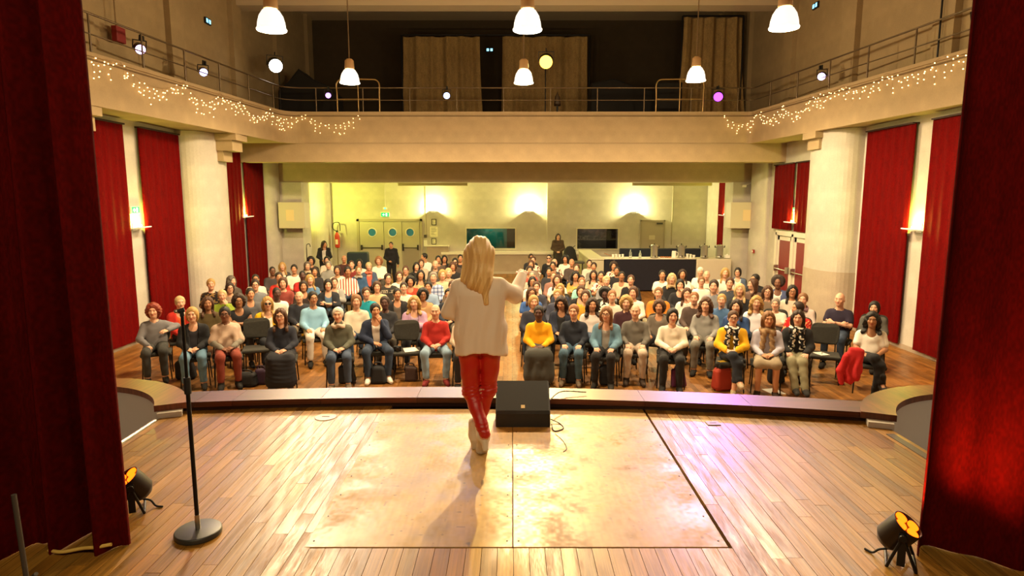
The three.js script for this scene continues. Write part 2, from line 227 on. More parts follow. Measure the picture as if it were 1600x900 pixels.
booth.forEach(([a, b, c, d], i) => { const w = struct('window_' + (i + 1), [bx(a - .04, b + .04, c - .04, c, -ZB - .05, -ZB + .03), bx(a - .04, b + .04, d, d + .04, -ZB - .05, -ZB + .03), bx(a - .04, a, c, d, -ZB - .05, -ZB + .03), bx(b, b + .04, c, d, -ZB - .05, -ZB + .03)], mat('#cfc5ac', .6), i ? 'dark control booth window beside the buffet' : 'dark teal control booth window behind the speaker');
  mesh('pane', bx(a, b, c, d, -ZB - .012, -ZB - .006), new THREE.MeshPhysicalMaterial({ color: i ? 0xe0e0de : 0xd0e8e2, roughness: .03, transmission: 1, thickness: 0, ior: 1.5 }), w);
  const k = i ? '#75706a' : '#3f8074'; mesh('booth_interior', [bx(a - .3, b + .3, c - .5, d + .3, -ZB - 1.35, -ZB - 1.3), bx(a - .3, b + .3, c - .55, c - .5, -ZB - 1.3, -ZB - .3), bx(a - .3, b + .3, d + .3, d + .35, -ZB - 1.3, -ZB - .3), bx(a - .35, a - .3, c - .5, d + .3, -ZB - 1.3, -ZB - .3), bx(b + .3, b + .35, c - .5, d + .3, -ZB - 1.3, -ZB - .3)], mat(k, .8), w); { const l = new THREE.PointLight(new THREE.Color().setRGB(...(i ? [1, .85, .65] : [.45, 1, .8])), i ? .5 : .9); l.position.set((a + b) / 2, d + .12, -ZB - .75); l.castShadow = true; w.add(l); mesh('booth_lamp', new THREE.SphereGeometry(.05, 12, 8).translate((a + b) / 2, d + .2, -ZB - .75), glow('#e8fff0', 1), w); mesh('booth_desk', bx(a + .2, b - .2, c - .1, c - .04, -ZB - 1.25, -ZB - .5), mat('#3a3a38', .6), w); } mesh('booth_curtain', bx(b - .35, b + .05, c - .3, d + .2, -ZB - .9, -ZB - .86), mat('#241d20', .9), w); });
{ // glazed red double doors in the right wall
  const X = XR - .06, d = struct('door_3', [bx(X - .04, X + .06, 2.02, 2.16, -19.2, -16.9), bx(X - .04, X + .06, 0, 2.1, -19.24, -19.12), bx(X - .04, X + .06, 0, 2.1, -18.1, -17.98)], mat('#d8d0c0', .6), 'white framed red double doors in the right wall');
  for (const [a, b] of [[-19.1, -18.12], [-17.96, -16.95]]) { const leaf = mesh('door_leaf', [bx(X, X + .04, .03, 2.0, a, a + .12), bx(X, X + .04, .03, 2.0, b - .12, b), bx(X, X + .04, 1.88, 2.0, a, b), bx(X, X + .04, .03, .25, a, b)], mat('#d8d0c0', .6), d); mesh('red_panel', bx(X + .01, X + .03, .25, 1.88, a + .12, b - .12), mat('#7a1218', .6), leaf); mesh('push_bar', [rod([X - .1, 1.02, a + .1], [X - .1, 1.02, b - .1], .02), bx(X - .12, X, .94, 1.12, a + .06, a + .12), bx(X - .12, X, .94, 1.12, b - .12, b - .06)], M.steel, leaf); } }
// ---------- hanging red wall drapes: each a folded cloth panel ----------
function drape(w, h, amp, waves, th, ph = 0, segU = 60, irr = 0) { // in the XY plane, base at y=0, x from 0 to w, folds along z
  const pos = [], uv = [], idx = [], segV = 8, off = (u, v) => amp * (Math.sin(u * waves * 6.283 + ph) + irr * Math.sin(u * waves * 2.9 + ph * 2.3 + v * .8) + .35 * Math.sin(u * waves * 13.1 + ph)) * (.75 + .25 * (1 - v));
  for (const s of [0, 1]) for (let j = 0; j <= segV; j++) for (let i = 0; i <= segU; i++) { const u = i / segU, v = j / segV; pos.push(u * w, v * h, off(u, v) + (s ? -th : 0)); uv.push(u * w * 1.5, v * h * .8); }
  const N = segU + 1, K = N * (segV + 1), q = (a, b, c, d) => idx.push(a, b, c, a, c, d);
  for (let j = 0; j < segV; j++) for (let i = 0; i < segU; i++) { const a = j * N + i; q(a, a + 1, a + N + 1, a + N); q(K + a, K + a + N, K + a + N + 1, K + a + 1); }
  for (let j = 0; j < segV; j++) { const a = j * N, b = a + segU; q(a, a + N, K + a + N, K + a); q(b, K + b, K + b + N, b + N); } for (let i = 0; i < segU; i++) { const a = i, t = segV * N + i; q(a, K + a, K + a + 1, a + 1); q(t, t + 1, K + t + 1, K + t); }
  const g = new THREE.BufferGeometry(); g.setAttribute('position', new THREE.Float32BufferAttribute(pos, 3)); g.setAttribute('uv', new THREE.Float32BufferAttribute(uv, 2)); g.setIndex(idx); g.computeVertexNormals(); return g; }
function wallDrape(side, z0, z1, y0, y1, label) { const L = Math.abs(z1 - z0), g = drape(L, y1 - y0, .008, L * 4, .03, z0, 50, .6); const o = thing('wall_drape', label, 'curtain', [side < 0 ? XL + .1 : XR - .1, y0, side < 0 ? z0 : z1], 0, 'red wall drapes'); g.rotateY(side < 0 ? Math.PI / 2 : -Math.PI / 2); mesh('cloth', g, M.red, o); mesh('heading_batten', side < 0 ? bx(-.09, .05, y1 - y0 - .015, y1 - y0 + .015, -L, 0) : bx(-.05, .09, y1 - y0 - .015, y1 - y0 + .015, 0, L), mat('#2a0a0c', .8), o); return o; }
wallDrape(-1, -10.9, -13.22, .1, 4.62, 'red wall drape between the left stage curtain and its sconce'); wallDrape(-1, -13.78, -15.38, .12, 4.62, 'red wall drape between left near sconce and round pilaster'); wallDrape(-1, -17.5, -18.82, .1, 4.62, 'narrow red drape just behind the left round pilaster'); wallDrape(-1, -19.06, -20.5, .1, 4.62, 'red drape beside the left loudspeaker pillar');
wallDrape(1, -10.3, -12.3, .1, 4.6, 'red wall drape against the right stage curtain'); wallDrape(1, -12.85, -14.55, .1, 4.6, 'wide red drape between right near sconce and round pilaster'); wallDrape(1, -16.9, -17.98, 2.18, 4.12, 'short red drape above red doors nearer the pilaster'); wallDrape(1, -18.2, -19.5, 2.2, 4.12, 'short purplish red drape above doors farther from pilaster'); wallDrape(1, -24.0, -24.65, .1, 3.9, 'red drape in the rear right corner behind the buffet'); wallDrape(1, -23.0, -23.75, .1, 3.9, 'red drape half hidden by the right loudspeaker');
// ---------- wall sconces: dish, back plate, tube ----------
function sconce(x, y, z, turn, label, k = 1, col = LV.sconceCol) { const o = thing('wall_sconce', label, 'wall lamp', [x, y, z], turn, 'wall sconces'); // +z out of the wall
  mesh('back_plate', rbx(.16, .2, .02, .006, 0, .02, .01), M.white, o); const s = new THREE.Shape(); s.moveTo(-.2, 0); s.absarc(0, .02, .24, Math.PI, 0, true); const sh = new THREE.Shape([[-.19, 0], [.19, 0], [.2, .2], [.12, .28], [-.12, .28], [-.2, .2]].map(p => new THREE.Vector2(...p)));
  const g = new THREE.ExtrudeGeometry(sh, { depth: .014, bevelEnabled: true, bevelSize: .006, bevelThickness: .005, bevelSegments: 2 }); g.rotateX(Math.PI / 2); g.rotateX(-.12); g.translate(0, -.02, .02); mesh('dish', g, mat('#e9e4da', .6, { emissive: new THREE.Color(1, .95, .6), emissiveIntensity: .45 }), o);
  const t = new THREE.CapsuleGeometry(.022, .16, 4, 8); t.rotateZ(Math.PI / 2); t.translate(0, .03, .1); const c = new THREE.Color().setRGB(1, .97, .45); mesh('tube', t, new THREE.MeshStandardMaterial({ color: 0x333333, emissive: c, emissiveIntensity: 12 }), o);
  const l = new THREE.PointLight(new THREE.Color().setRGB(...col), LV.sconce * k); l.position.set(0, .09, .12); l.castShadow = true; l.shadow.radius = 3; o.add(l); return o; }
sconce(XL, 2.5, -13.5, Math.PI / 2, 'wall sconce on the left wall nearest the stage'); sconce(XL, 2.58, -18.94, Math.PI / 2, 'wall sconce on the left wall behind the round pilaster'); sconce(XR, 2.5, -12.58, -Math.PI / 2, 'wall sconce on the right wall nearest the stage'); sconce(XR, 2.44, -18.09, -Math.PI / 2, 'wall sconce above the red double doors');
sconce(-3.29, 2.62, -ZB, 0, 'wall sconce right of the three-leaf rear door', 5, [1, .92, .32]); sconce(.7, 2.62, -ZB, 0, 'middle wall sconce of the rear wall', 5, [1, .92, .36]); sconce(5.08, 2.58, -ZB, 0, 'wall sconce above the buffet on the rear wall', 5, [1, .92, .4]); sconce(XL, 2.6, -23.9, Math.PI / 2, 'wall sconce peeping out behind the left loudspeaker', 6, [.9, .95, .14]); sconce(XR, 2.5, -23.87, -Math.PI / 2, 'wall sconce peeping out behind the right loudspeaker', .9);
// ---------- exit signs ----------
function signTex(kind) { const c = document.createElement('canvas'); c.width = 128; c.height = 64; const x = c.getContext('2d'); x.fillStyle = '#0c8f5a'; x.fillRect(0, 0, 128, 64); x.fillStyle = '#eafff4'; if (kind) { x.beginPath(); x.moveTo(20, 32); x.lineTo(44, 12); x.lineTo(44, 52); x.fill(); x.fillRect(44, 24, 14, 16); x.fillRect(76, 10, 24, 44); } else { x.fillRect(14, 10, 22, 44); x.beginPath(); x.arc(72, 16, 7, 0, 7); x.fill(); x.fillRect(62, 24, 14, 18); x.fillRect(56, 40, 8, 16); x.fillRect(76, 38, 16, 7); x.fillRect(76, 26, 16, 6); } const t = new THREE.CanvasTexture(c); t.colorSpace = THREE.SRGBColorSpace; return t; }
const sgA = signTex(0), sgB = signTex(1);
function exitSign(x, y, z, turn, label, w = .3, k = 1.4) { const o = thing('exit_sign', label, 'exit sign', [x, y, z], turn, 'lit exit signs'); mesh('housing', rbx(w, w * .55, .06, .01, 0, 0, .03), M.white, o); const g = new THREE.PlaneGeometry(w * .92, w * .46); g.translate(0, 0, .0615); mesh('lit_face', g, new THREE.MeshStandardMaterial({ map: sgB, emissive: 0xffffff, emissiveMap: sgB, emissiveIntensity: k }), o); return o; }
exitSign(-5.3, 2.46, -ZB, 0, 'green exit sign above the three-leaf rear door', .36, 1.6); exitSign(XL, 2.86, -13.5, Math.PI / 2, 'green exit sign above the left near sconce', .3, 1.6); exitSign(XR, 2.78, -18.09, -Math.PI / 2, 'green exit sign above the sconce by the red doors', .3, 1.6);
{ const o = thing('emergency_lamp', 'small green emergency lamp above the rear exit sign', 'emergency lamp', [-5.3, 2.72, -ZB]); mesh('housing', rbx(.16, .1, .05, .01, 0, 0, .025), M.white, o); mesh('lens', new THREE.SphereGeometry(.035, 12, 8).translate(0, 0, .05), glow('#3dff7a', 5), o); mesh('conduit', bx(-.015, .015, .05, 1.23, 0, .02), M.wall, o); }
exitSign(-7.08, 2.64, -21.6, Math.PI / 2, 'small green exit sign on the left loudspeaker pillar', .22, 1.2);
for (const [x, y, z, t, l] of [[-3.5, 8.0, -26.37, 0, 0], [-.9, 9.05, -26.37, 0, 'blue-lit sign high on dark wall above middle drape'], [XL + .03, 7.75, -17.4, Math.PI / 2, 'blue-lit sign on the left wall above the balcony'], [XR - .03, 8.2, -17.6, -Math.PI / 2, 'blue-lit sign on the right wall above the balcony']]) if (l) { const o = thing('signal_lamp', l, 'sign', [x, y, z], t, 'blue-lit signs above the balcony'); mesh('housing', rbx(.3, .16, .05, .01, 0, 0, .025), M.black, o); for (const s of [-1, 1]) mesh('lit_window', bx(s * .03, s * .12, -.05, .05, .05, .054), glow('#8fe0ff', 2.2), o); }
// framed notices, switches, extinguisher, conduits
[[678, 347, .2, .26, 'small framed notice, topmost beside the rear door'], [678, 362, .36, .46, 'large paper notice, middle one beside the rear door'], [678, 377, .2, .26, 'small framed notice, lowest beside the rear door']].forEach(([x, y, w, h, l], i) => { const p = atZ(x, y, ZB); const o = thing('framed_notice', l, 'notice', [p[0], p[1] - h / 2, -ZB]); if (i !== 1) mesh('frame', [bx(-w / 2, w / 2, 0, .03, 0, .02), bx(-w / 2, w / 2, h - .03, h, 0, .02), bx(-w / 2, -w / 2 + .03, .03, h - .03, 0, .02), bx(w / 2 - .03, w / 2, .03, h - .03, 0, .02)], mat('#332a20', .5), o); const c = document.createElement('canvas'); c.width = 64; c.height = 80; const q = c.getContext('2d'); q.fillStyle = '#e6dfc6'; q.fillRect(0, 0, 64, 80); q.fillStyle = '#6b6558'; for (let k = 0; k < 9; k++) q.fillRect(8, 8 + k * 7, 20 + 28 * hash(k, i), 2); const t = new THREE.CanvasTexture(c); t.colorSpace = THREE.SRGBColorSpace; const g = new THREE.BoxGeometry(w - .04, h - .04, .008); g.translate(0, h / 2, .008); mesh('sheet', g, mat('#ffffff', .8, { map: t }), o); });
{ const p = atZ(665, 380, ZB), o = thing('switch_panel', 'small switch box on the wall right of the rear door', 'switch', [p[0], p[1], -ZB]); mesh('box', rbx(.14, .26, .05, .01, 0, 0, .025), M.white, o); mesh('reader', rbx(.12, .12, .05, .01, 0, .3, .025), mat('#4a4238', .5), o); }
{ const o = thing('wall_cabinet', 'low pale cabinet below the framed notices', 'cabinet', [-2.95, 0, -ZB + .02]); mesh('body', rbx(.9, 1.15, .3, .01, -.15, .575, .15), M.wallLow, o); mesh('top', bx(-.62, .32, 1.15, 1.19, 0, .34), mat('#ddd6c2', .7), o); }
{ const o = thing('fire_extinguisher', 'red fire extinguisher with black hose on a post by the rear corner', 'extinguisher', [-7.25, 0, -ZB + .35]); mesh('post', rod([0, 0, 0], [0, 1.1, 0], .025), mat('#7d6f55', .5), o); mesh('cylinder', lathe([[0, 1.1], [.08, 1.1], [.1, 1.14], [.1, 1.6], [.06, 1.7], [.03, 1.74], [0, 1.76]], 20), mat('#b0301c', .35), o); mesh('hose', tube([[.02, 1.76, 0], [-.16, 1.9, .02], [-.12, 2.12, .02], [.1, 2.14, .02], [.14, 1.9, .04], [.14, 1.8, .05]], .018), M.black, o); mesh('valve', rbx(.07, .08, .05, .01, 0, 1.78, 0), M.black, o); mesh('label_sheet', bx(-.05, .05, 1.25, 1.45, .095, .102), mat('#e8d8c8', .7), o); }
for (const [a, b, z, l] of [[622, 731, 25, 'long roller screen housing above the rear door side'], [988, 1112, 25, 'long roller screen housing above the buffet']]) { const p = atZ(a, 288, z), q = atZ(b, 288, z), o = thing('projection_screen_case', l, 'screen case', [(p[0] + q[0]) / 2, 3.62, -z]); const w = q[0] - p[0]; mesh('case', rbx(w, .14, .14, .02, 0, .07, 0), mat('#a8987a', .6), o); for (const s of [-1, 1]) mesh('bracket', bx(s * (w / 2 - .1), s * (w / 2 - .14), .14, .34, -.02, .02), M.rail, o); }
struct('trim_conduit_1', [rod([-3.6, 1.6, -ZB + .01], [-3.6, 3.95, -ZB + .01], .012), rod([6.7, 1.2, -ZB + .01], [6.7, 3.95, -ZB + .01], .02)], mat('#a0957a', .7), 'thin cable conduits on the rear wall');
// alarm call point on right wall by doors
{ const o = thing('alarm_call_point', 'small red alarm call point on the wall by red doors', 'alarm', [XR - .33, 1.42, -20.3], -Math.PI / 2); mesh('box', rbx(.12, .12, .05, .01, 0, 0, .0), mat('#8e1a1c', .4), o); mesh('button', bx(-.03, .03, -.03, .03, .025, .032), M.white, o); }
{ const o = thing('alarm_sounder', 'red alarm sounder on the left wall above the balcony rail', 'alarm', [XL + .16, 6.35, -13.15], Math.PI / 2); mesh('box', rbx(.3, .3, .12, .02, 0, 0, .06), mat('#7e1512', .5), o); mesh('conduit', rod([0, .15, .03], [0, 3.5, .03], .02), M.upper, o); }
// loudspeakers on the pillars
for (const [x, tw, l] of [[-7.25, .3, 'white box loudspeaker on the left pillar'], [7.62, -.3, 'white box loudspeaker on the right pillar']]) { const o = thing('wall_loudspeaker', l, 'loudspeaker', [x, 2.14, -21.0], 0, 'box loudspeakers on the pillars'); mesh('cabinet', rbx(.86, .86, .5, .015, 0, .43, 0), mat('#c2b69f', .6), o); mesh('grille_badge', rbx(.26, .36, .01, .003, tw > 0 ? -.05 : .1, .43, .252), mat('#d8bf98', .7), o); mesh('wall_bracket', bx(-.1, .1, .2, .6, -.3, -.24), M.rail, o); }
{ const o = thing('spot_bracket', 'small white lamp bracket at the top of the right pillar', 'bracket', [7.9, 3.5, -21.2]); mesh('arm', rod([-.15, .05, 0], [.1, .12, -.08], .025), M.white, o); mesh('head', rbx(.12, .09, .14, .02, -.16, .03, .02), M.white, o); }
// ---------- pendant lamps ----------
function pendant(x, y, z, label) { const o = thing('pendant_lamp', label, 'ceiling lamp', [x, y, z], 0, 'bell-shaped pendant lamps');
  const prof = [[.225, 0], [.232, .015], [.215, .04], [.205, .12], [.18, .21], [.13, .29], [.1, .31]]; const inn = prof.map(p => [p[0] - .008, p[1]]).reverse(); const sh = mesh('glass_bell', lathe([...prof, ...inn, prof[0]], 32), new THREE.MeshPhysicalMaterial({ color: 0xf2efe6, roughness: .4, emissive: new THREE.Color(1, .93, .82), emissiveIntensity: .95 }), o); void sh;
  mesh('housing', lathe([[0, .3], [.1, .3], [.11, .34], [.1, .5], [.06, .54], [0, .54]], 20), mat('#b08a5c', .5), o); mesh('bulb', lathe([[0, .1], [.05, .12], [.06, .17], [.04, .24], [.02, .3]], 14), glow('#ffe2b0', 6), o); mesh('cable', rod([0, .54, 0], [0, 10.2 - y, 0], .012), mat('#6d5638', .7), o);
  const l = new THREE.SpotLight(new THREE.Color().setRGB(...LV.pendantCol), LV.pendant, 0, 1.5, .4, 2); l.position.set(0, .06, 0); l.target.position.set(0, -5, 0); l.castShadow = true; l.shadow.radius = 8; o.add(l); o.add(l.target); const gl = new THREE.PointLight(l.color, LV.pendantGlow); gl.position.set(0, .2, 0); gl.castShadow = true; gl.shadow.radius = 3; o.add(gl); return o; }
pendant(-3.73, 5.68, -10.2, 'large bell pendant lamp nearest the left stage curtain'); pendant(.24, 5.68, -10.2, 'large bell pendant lamp at the top middle'); pendant(4.22, 5.71, -10.2, 'large bell pendant lamp nearest the right stage curtain'); pendant(-3.74, 5.74, -15, 'small-looking bell pendant before the left rail hoop'); pendant(.27, 5.74, -15, 'small-looking bell pendant below the orange spotlight'); pendant(4.24, 5.79, -15, 'small-looking bell pendant before the right rail hoop');
// ---------- balcony railing ----------
{ const y1 = 6.33, y2 = 5.98, path = offsetPath(innerPath, .06), r = thing('balcony_railing', 'thin metal railing running along the top of the balcony front', 'railing', [0, 0, 0]);
  const c = path.slice(1, -1).map(p => [p[0], y1, p[1]]), c2 = c.map(p => [p[0], y2, p[2]]); const line = (pts, rad) => merge(pts.slice(0, -1).map((p, i) => rod(p, pts[i + 1], rad, 6))); mesh('top_rail', line(c, .02), M.rail, r); mesh('middle_rail', line(c2, .014), M.rail, r);
  const cum = [0]; for (let i = 1; i < c.length; i++) cum.push(cum[i - 1] + Math.hypot(c[i][0] - c[i - 1][0], c[i][2] - c[i - 1][2])); const pg = rod([0, BT, 0], [0, y1, 0], .018, 6); for (let d = .3; d < cum[cum.length - 1]; d += 1.38) { let k = 1; while (cum[k] < d) k++; const t = (d - cum[k - 1]) / (cum[k] - cum[k - 1]); const o = mesh('post', pg, M.rail, r); o.position.set(c[k - 1][0] + (c[k][0] - c[k - 1][0]) * t, 0, c[k - 1][2] + (c[k][2] - c[k - 1][2]) * t); }
  for (const [a, b, l] of [[-5.13, -3.89, 'raised hoop rail on the left of the rear balcony front'], [4.23, 5.61, 'raised hoop rail on the right of the rear balcony front']]) { const o = thing('hoop_rail', l, 'railing', [(a + b) / 2, BT, -19.0]); const w = (b - a) / 2; mesh('hoop', tube([[-w, 0, 0], [-w, .5, 0], [-w, .8, 0], [-w + .08, .9, 0], [-w + .3, .92, 0], [w - .3, .92, 0], [w - .08, .9, 0], [w, .8, 0], [w, .5, 0], [w, 0, 0]], .022, 60, 6), mat('#a98a58', .35, { metalness: .7 }), o); mesh('cross_rail', [rod([-w, .36, 0], [w, .36, 0], .014, 6), rod([0, 0, 0], [0, .92, 0], .016, 6)], mat('#a98a58', .35, { metalness: .7 }), o); } }
// ---------- fairy light garlands on the parapet ----------
{ const bulbG = new THREE.IcosahedronGeometry(.0125, 0); const P = innerPath.slice(1, -1), cum = [0]; for (let i = 1; i < P.length; i++) cum.push(cum[i - 1] + Math.hypot(P[i][0] - P[i - 1][0], P[i][1] - P[i - 1][1])); const tot = cum[cum.length - 1];
  const on = d => { let k = 1; while (k < cum.length - 1 && cum[k] < d) k++; const t = (d - cum[k - 1]) / (cum[k] - cum[k - 1]); const a = P[k - 1], b = P[k], tx = b[0] - a[0], tz = b[1] - a[1], l = Math.hypot(tx, tz); return [a[0] + tx * t - tz / l * .045, a[1] + tz * t + tx / l * .045]; };
  const em = new THREE.MeshStandardMaterial({ color: 0x554433, emissive: new THREE.Color(1, .62, .24), emissiveIntensity: LV.fairy });
  const swag = (d0, d1, sag, label, start = 0) => { const o = thing('fairy_light_garland', label, 'fairy lights', [0, 0, 0], 0, 'fairy light garlands on the balcony front'); const wire = [], bulbs = []; const n = 12; let prev; for (let i = 0; i <= n; i++) { const t = i / n, p = on(d0 + (d1 - d0) * t), y = BT - .03 - start * (1 - t) - sag * 4 * t * (1 - t); const q = [p[0], y, p[1]]; if (prev) wire.push(rod(prev, q, .003, 3)); prev = q; }
    const m = Math.max(6, Math.round((d1 - d0) / .14)); for (let i = 0; i < m; i++) { const t = (i + .5) / m, p = on(d0 + (d1 - d0) * t), y = BT - .03 - start * (1 - t) - sag * 4 * t * (1 - t), len = rr(.1, .42), k = 2 + Math.floor(len * 6); wire.push(rod([p[0], y, p[1]], [p[0], y - len, p[1]], .0025, 3)); for (let j = 0; j < k; j++) { const b = bulbG.clone(); b.translate(p[0] + rr(-.03, .03), y - len * (j + rnd()) / k, p[1] + rr(-.02, .03)); bulbs.push(b); } }
    mesh('wire', wire, mat('#8a6d42', .6), o); mesh('bulbs', bulbs, em, o).userData.kind = 'stuff'; };
  const L = [[.6, 2.2, .05], [2.25, 4.2, .28], [4.2, 5.6, .3], [5.6, 6.6, .12], [6.6, 8.0, .32], [8.0, 9.5, .2], [9.5, 11.2, .34]]; const ord = ['first', 'second', 'third', 'fourth', 'fifth', 'sixth', 'seventh'];
  L.forEach(([a, b, s], i) => swag(a, b, s, `${ord[i]} fairy light swag from the left stage curtain`)); const R = [[.7, 1.8, .05], [1.9, 3.3, .12], [3.3, 4.7, .15], [4.7, 5.9, .05], [6.0, 7.3, .3], [7.3, 8.6, .28], [8.7, 10, .3]];
  R.forEach(([a, b, s], i) => swag(tot - b, tot - a, s, `${ord[i]} fairy light swag from the right stage curtain`)); }
// ---------- balcony spotlights ----------
function lampCan(o, r, len, face, strength, yoke = true) { // faces +z
  const b = lathe([[0, -len], [r * .6, -len], [r, -len * .7], [r, 0], [r * .93, 0], [r * .93, -.02], [0, -.02]], 20); b.rotateX(Math.PI / 2); mesh('can', b, M.blackMetal, o); const d = new THREE.CircleGeometry(r * .92, 24); d.translate(0, 0, -.015); mesh('lens', d, glow(face, strength), o); if (yoke) mesh('yoke', [bx(-r - .025, -r - .01, -.02, r + .06, -len * .55, -len * .4), bx(r + .01, r + .025, -.02, r + .06, -len * .55, -len * .4), bx(-r - .025, r + .025, r + .045, r + .06, -len * .55, -len * .4), rod([0, r + .05, -len * .48], [0, r + .16, -len * .48], .018)], M.blackMetal, o); }
function spot(pos, target, r, face, strength, col, I, angle, label, stand, name = 'stage_spotlight', soft = 4) { const o = thing(name, label, 'spotlight', pos, 0, 'spotlights on the balcony'); const head = new THREE.Group(); head.name = 'head'; o.add(head); const t = V(...target).sub(V(...pos)); head.rotation.order = 'YXZ'; head.rotation.y = Math.atan2(t.x, t.z); head.rotation.x = -Math.atan2(t.y, Math.hypot(t.x, t.z)); lampCan(head, r, r * 2.2, face, strength);
  if (stand) { const h = pos[1] - stand; mesh('stand_pole', rod([0, -h, -r * 1.1], [0, 0, -r * 1.1], .018), M.blackMetal, o); mesh('stand_legs', [0, 1, 2].map(k => rod([0, -h + .45, -r * 1.1], [(pos[0] > 7 ? .1 : .35) * Math.sin(k * 2.1), -h + .01, -r * 1.1 + .35 * Math.cos(k * 2.1)], .012)), M.blackMetal, o); } else mesh('clamp', rbx(.05, .09, .05, .01, 0, r + .14, -r), M.blackMetal, o);
  if (I) { const l = new THREE.SpotLight(new THREE.Color().setRGB(...col), I, 0, angle, .6, 2); l.position.copy(t.clone().normalize().multiplyScalar(.03)); l.target.position.copy(t); l.castShadow = true; l.shadow.radius = soft; o.add(l, l.target); } return o; }
spot([-7.1, 7.06, -19.6], [1.2, 1.0, -4.4], .21, '#fff0d8', 14, [1, .75, .38], LV.white, .2, 'white spotlight on a stand at the left balcony corner', 5.0); spot([1.02, 7.17, -19.6], [-.1, 1.3, -4.4], .21, '#ffb43c', 7, [1, .64, .19], LV.orange, .2, 'orange spotlight on a stand at the middle of the balcony', 5.0);
spot([-5.38, 6.1, -18.97], [-1, 1, -5], .085, '#c98cff', 3, [.6, .3, 1], LV.side, .22, 'small violet spotlight left of the hoop rail'); spot([-1.91, 6.09, -18.95], [.4, 1, -5], .1, '#a9bcff', 5, [.6, .65, 1], LV.blue, .2, 'bluish spotlight before the left beige drape'); spot([6.02, 6.05, -18.91], [1.45, 1.03, -5.4], .14, '#b040ff', 4, [.5, .12, 1], LV.violet, .1, 'violet spotlight before the right beige drape');
spot([-7.35, 6.02, -12.95], [0, 1, -5], .1, '#e8c0ff', 5, [.8, .6, 1], LV.side * .3, .3, 'par lamp under the left rail nearest the stage'); spot([-7.15, 6.0, -15.1], [0, 1, -5], .095, '#c8c0ff', 5, [.7, .6, 1], LV.side * .3, .3, 'par lamp under the left rail farther from the stage'); spot([7.42, 6.0, -15.6], [0, 1, -5], .095, '#e0c0ff', 5, [.8, .6, 1], LV.side * .3, .3, 'par lamp under the right rail farther from stage'); spot([7.85, 6.05, -11.1], [0, 1, -5], .1, '#f0b0e8', 5, [1, .6, .9], LV.side * .3, .3, 'par lamp under the right rail by the stage curtain');
spot([7.92, 7.3, -12.0], [0, 1.2, -4.5], .15, '#fff0d8', 20, [1, .8, .52], LV.white * .35, .24, 'white lamp on a tripod on the right balcony', 5.0);
// ---------- drapes and covered heaps on the rear balcony ----------
function hang(x, w, y0, y1, z, label, flare = 0) { const o = thing('hanging_drape', label, 'curtain', [x, y0, z], 0, 'beige drapes on the balcony'); const h = y1 - y0, g = drape(w, h, .07, 5, .015, x, 80, .9), p = g.attributes.position; for (let i = 0; i < p.count; i++) { const v = 1 - p.getY(i) / h; p.setX(i, p.getX(i) + (p.getX(i) / w - .5) * flare * v * v); p.setZ(i, p.getZ(i) + v * v * .12 * Math.sin(p.getX(i) * 4)); } g.computeVertexNormals(); mesh('cloth', g, mat('#b08f58', .9, { map: velvet }), o); mesh('curtain_rings', Array.from({ length: 9 }, (_, i) => new THREE.TorusGeometry(.03, .006, 5, 10).translate(w * (i + .5) / 9, h + .02, 0)), M.rail, o); return o; }
hang(-3.98, 2.8, 5.1, 8.98, -24, 'beige drape on the left half of the middle rod', .35); hang(-.35, 3.1, 5.1, 8.98, -24, 'beige drape on the right half of the middle rod', .2); hang(5.75, 1.95, 5.1, 9.1, -22, 'beige drape on its own rod at the far right', .7);
{ const o = thing('curtain_rod', 'dark rod carrying the two middle beige drapes', 'curtain rod', [0, 5.0, -24]); mesh('rod', rod([-4.05, 4.04, 0], [2.85, 4.04, 0], .03), M.blackMetal, o); mesh('post', rod([-4.05, 0, 0], [-4.05, 4.04, 0], .03), M.blackMetal, o); mesh('post', rod([2.85, 0, 0], [2.85, 4.04, 0], .03), M.blackMetal, o); const q = thing('curtain_rod', 'dark rod carrying the far right beige drape', 'curtain rod', [0, 5.0, -22]); mesh('rod', rod([5.7, 4.15, 0], [7.75, 4.15, 0], .03), M.blackMetal, q); mesh('post', rod([5.7, 0, 0], [5.7, 4.15, 0], .03), M.blackMetal, q); mesh('post', rod([7.75, 0, 0], [7.75, 4.15, 0], .03), M.blackMetal, q); }
function heap(pts, x, z, d, label) { const s = new THREE.Shape(pts.map(p => new THREE.Vector2(...p))); const g = new THREE.ExtrudeGeometry(s, { depth: d, bevelEnabled: true, bevelSize: .06, bevelThickness: .08, bevelSegments: 3 }); const o = thing('covered_equipment', label, 'covered heap', [x, 5.06, z]); mesh('cover', g, mat('#15100b', .85), o); return o; }
heap([[-.9, 0], [.9, 0], [.95, 1.5], [.7, 1.75], [.1, 2.0], [-.2, 2.25], [-.5, 1.9], [-.85, 1.6]], -6.9, -22.6, .9, 'black covered heap at the left of the balcony'); heap([[-1.3, 0], [1.6, 0], [1.65, 1.35], [1.2, 1.6], [.2, 1.85], [-.5, 2.1], [-1.2, 1.95]], 4.0, -23.3, .9, 'black covered heap right of the middle drapes'); heap([[-.35, 0], [.35, 0], [.35, 1.75], [-.35, 1.75]], 5.15, -21.6, .4, 'dark upright case on the balcony before the right drape');
heap([[-8.0, 0], [5.3, 0], [5.3, .9], [-8.0, .9]], 0, -25.2, .4, 'long low dark bench along the balcony rear');
{ const p = atZ(871, 150, 20), o = thing('lantern', 'small lantern standing on the balcony behind the rail', 'lantern', [p[0], 5.0, -20]); mesh('pedestal', rod([0, 0, 0], [0, .95, 0], .03), M.blackMetal, o); mesh('body', lathe([[0, .95], [.1, .95], [.11, 1.0], [.08, 1.22], [.03, 1.32], [0, 1.4]], 12), mat('#3a2a18', .5), o); }
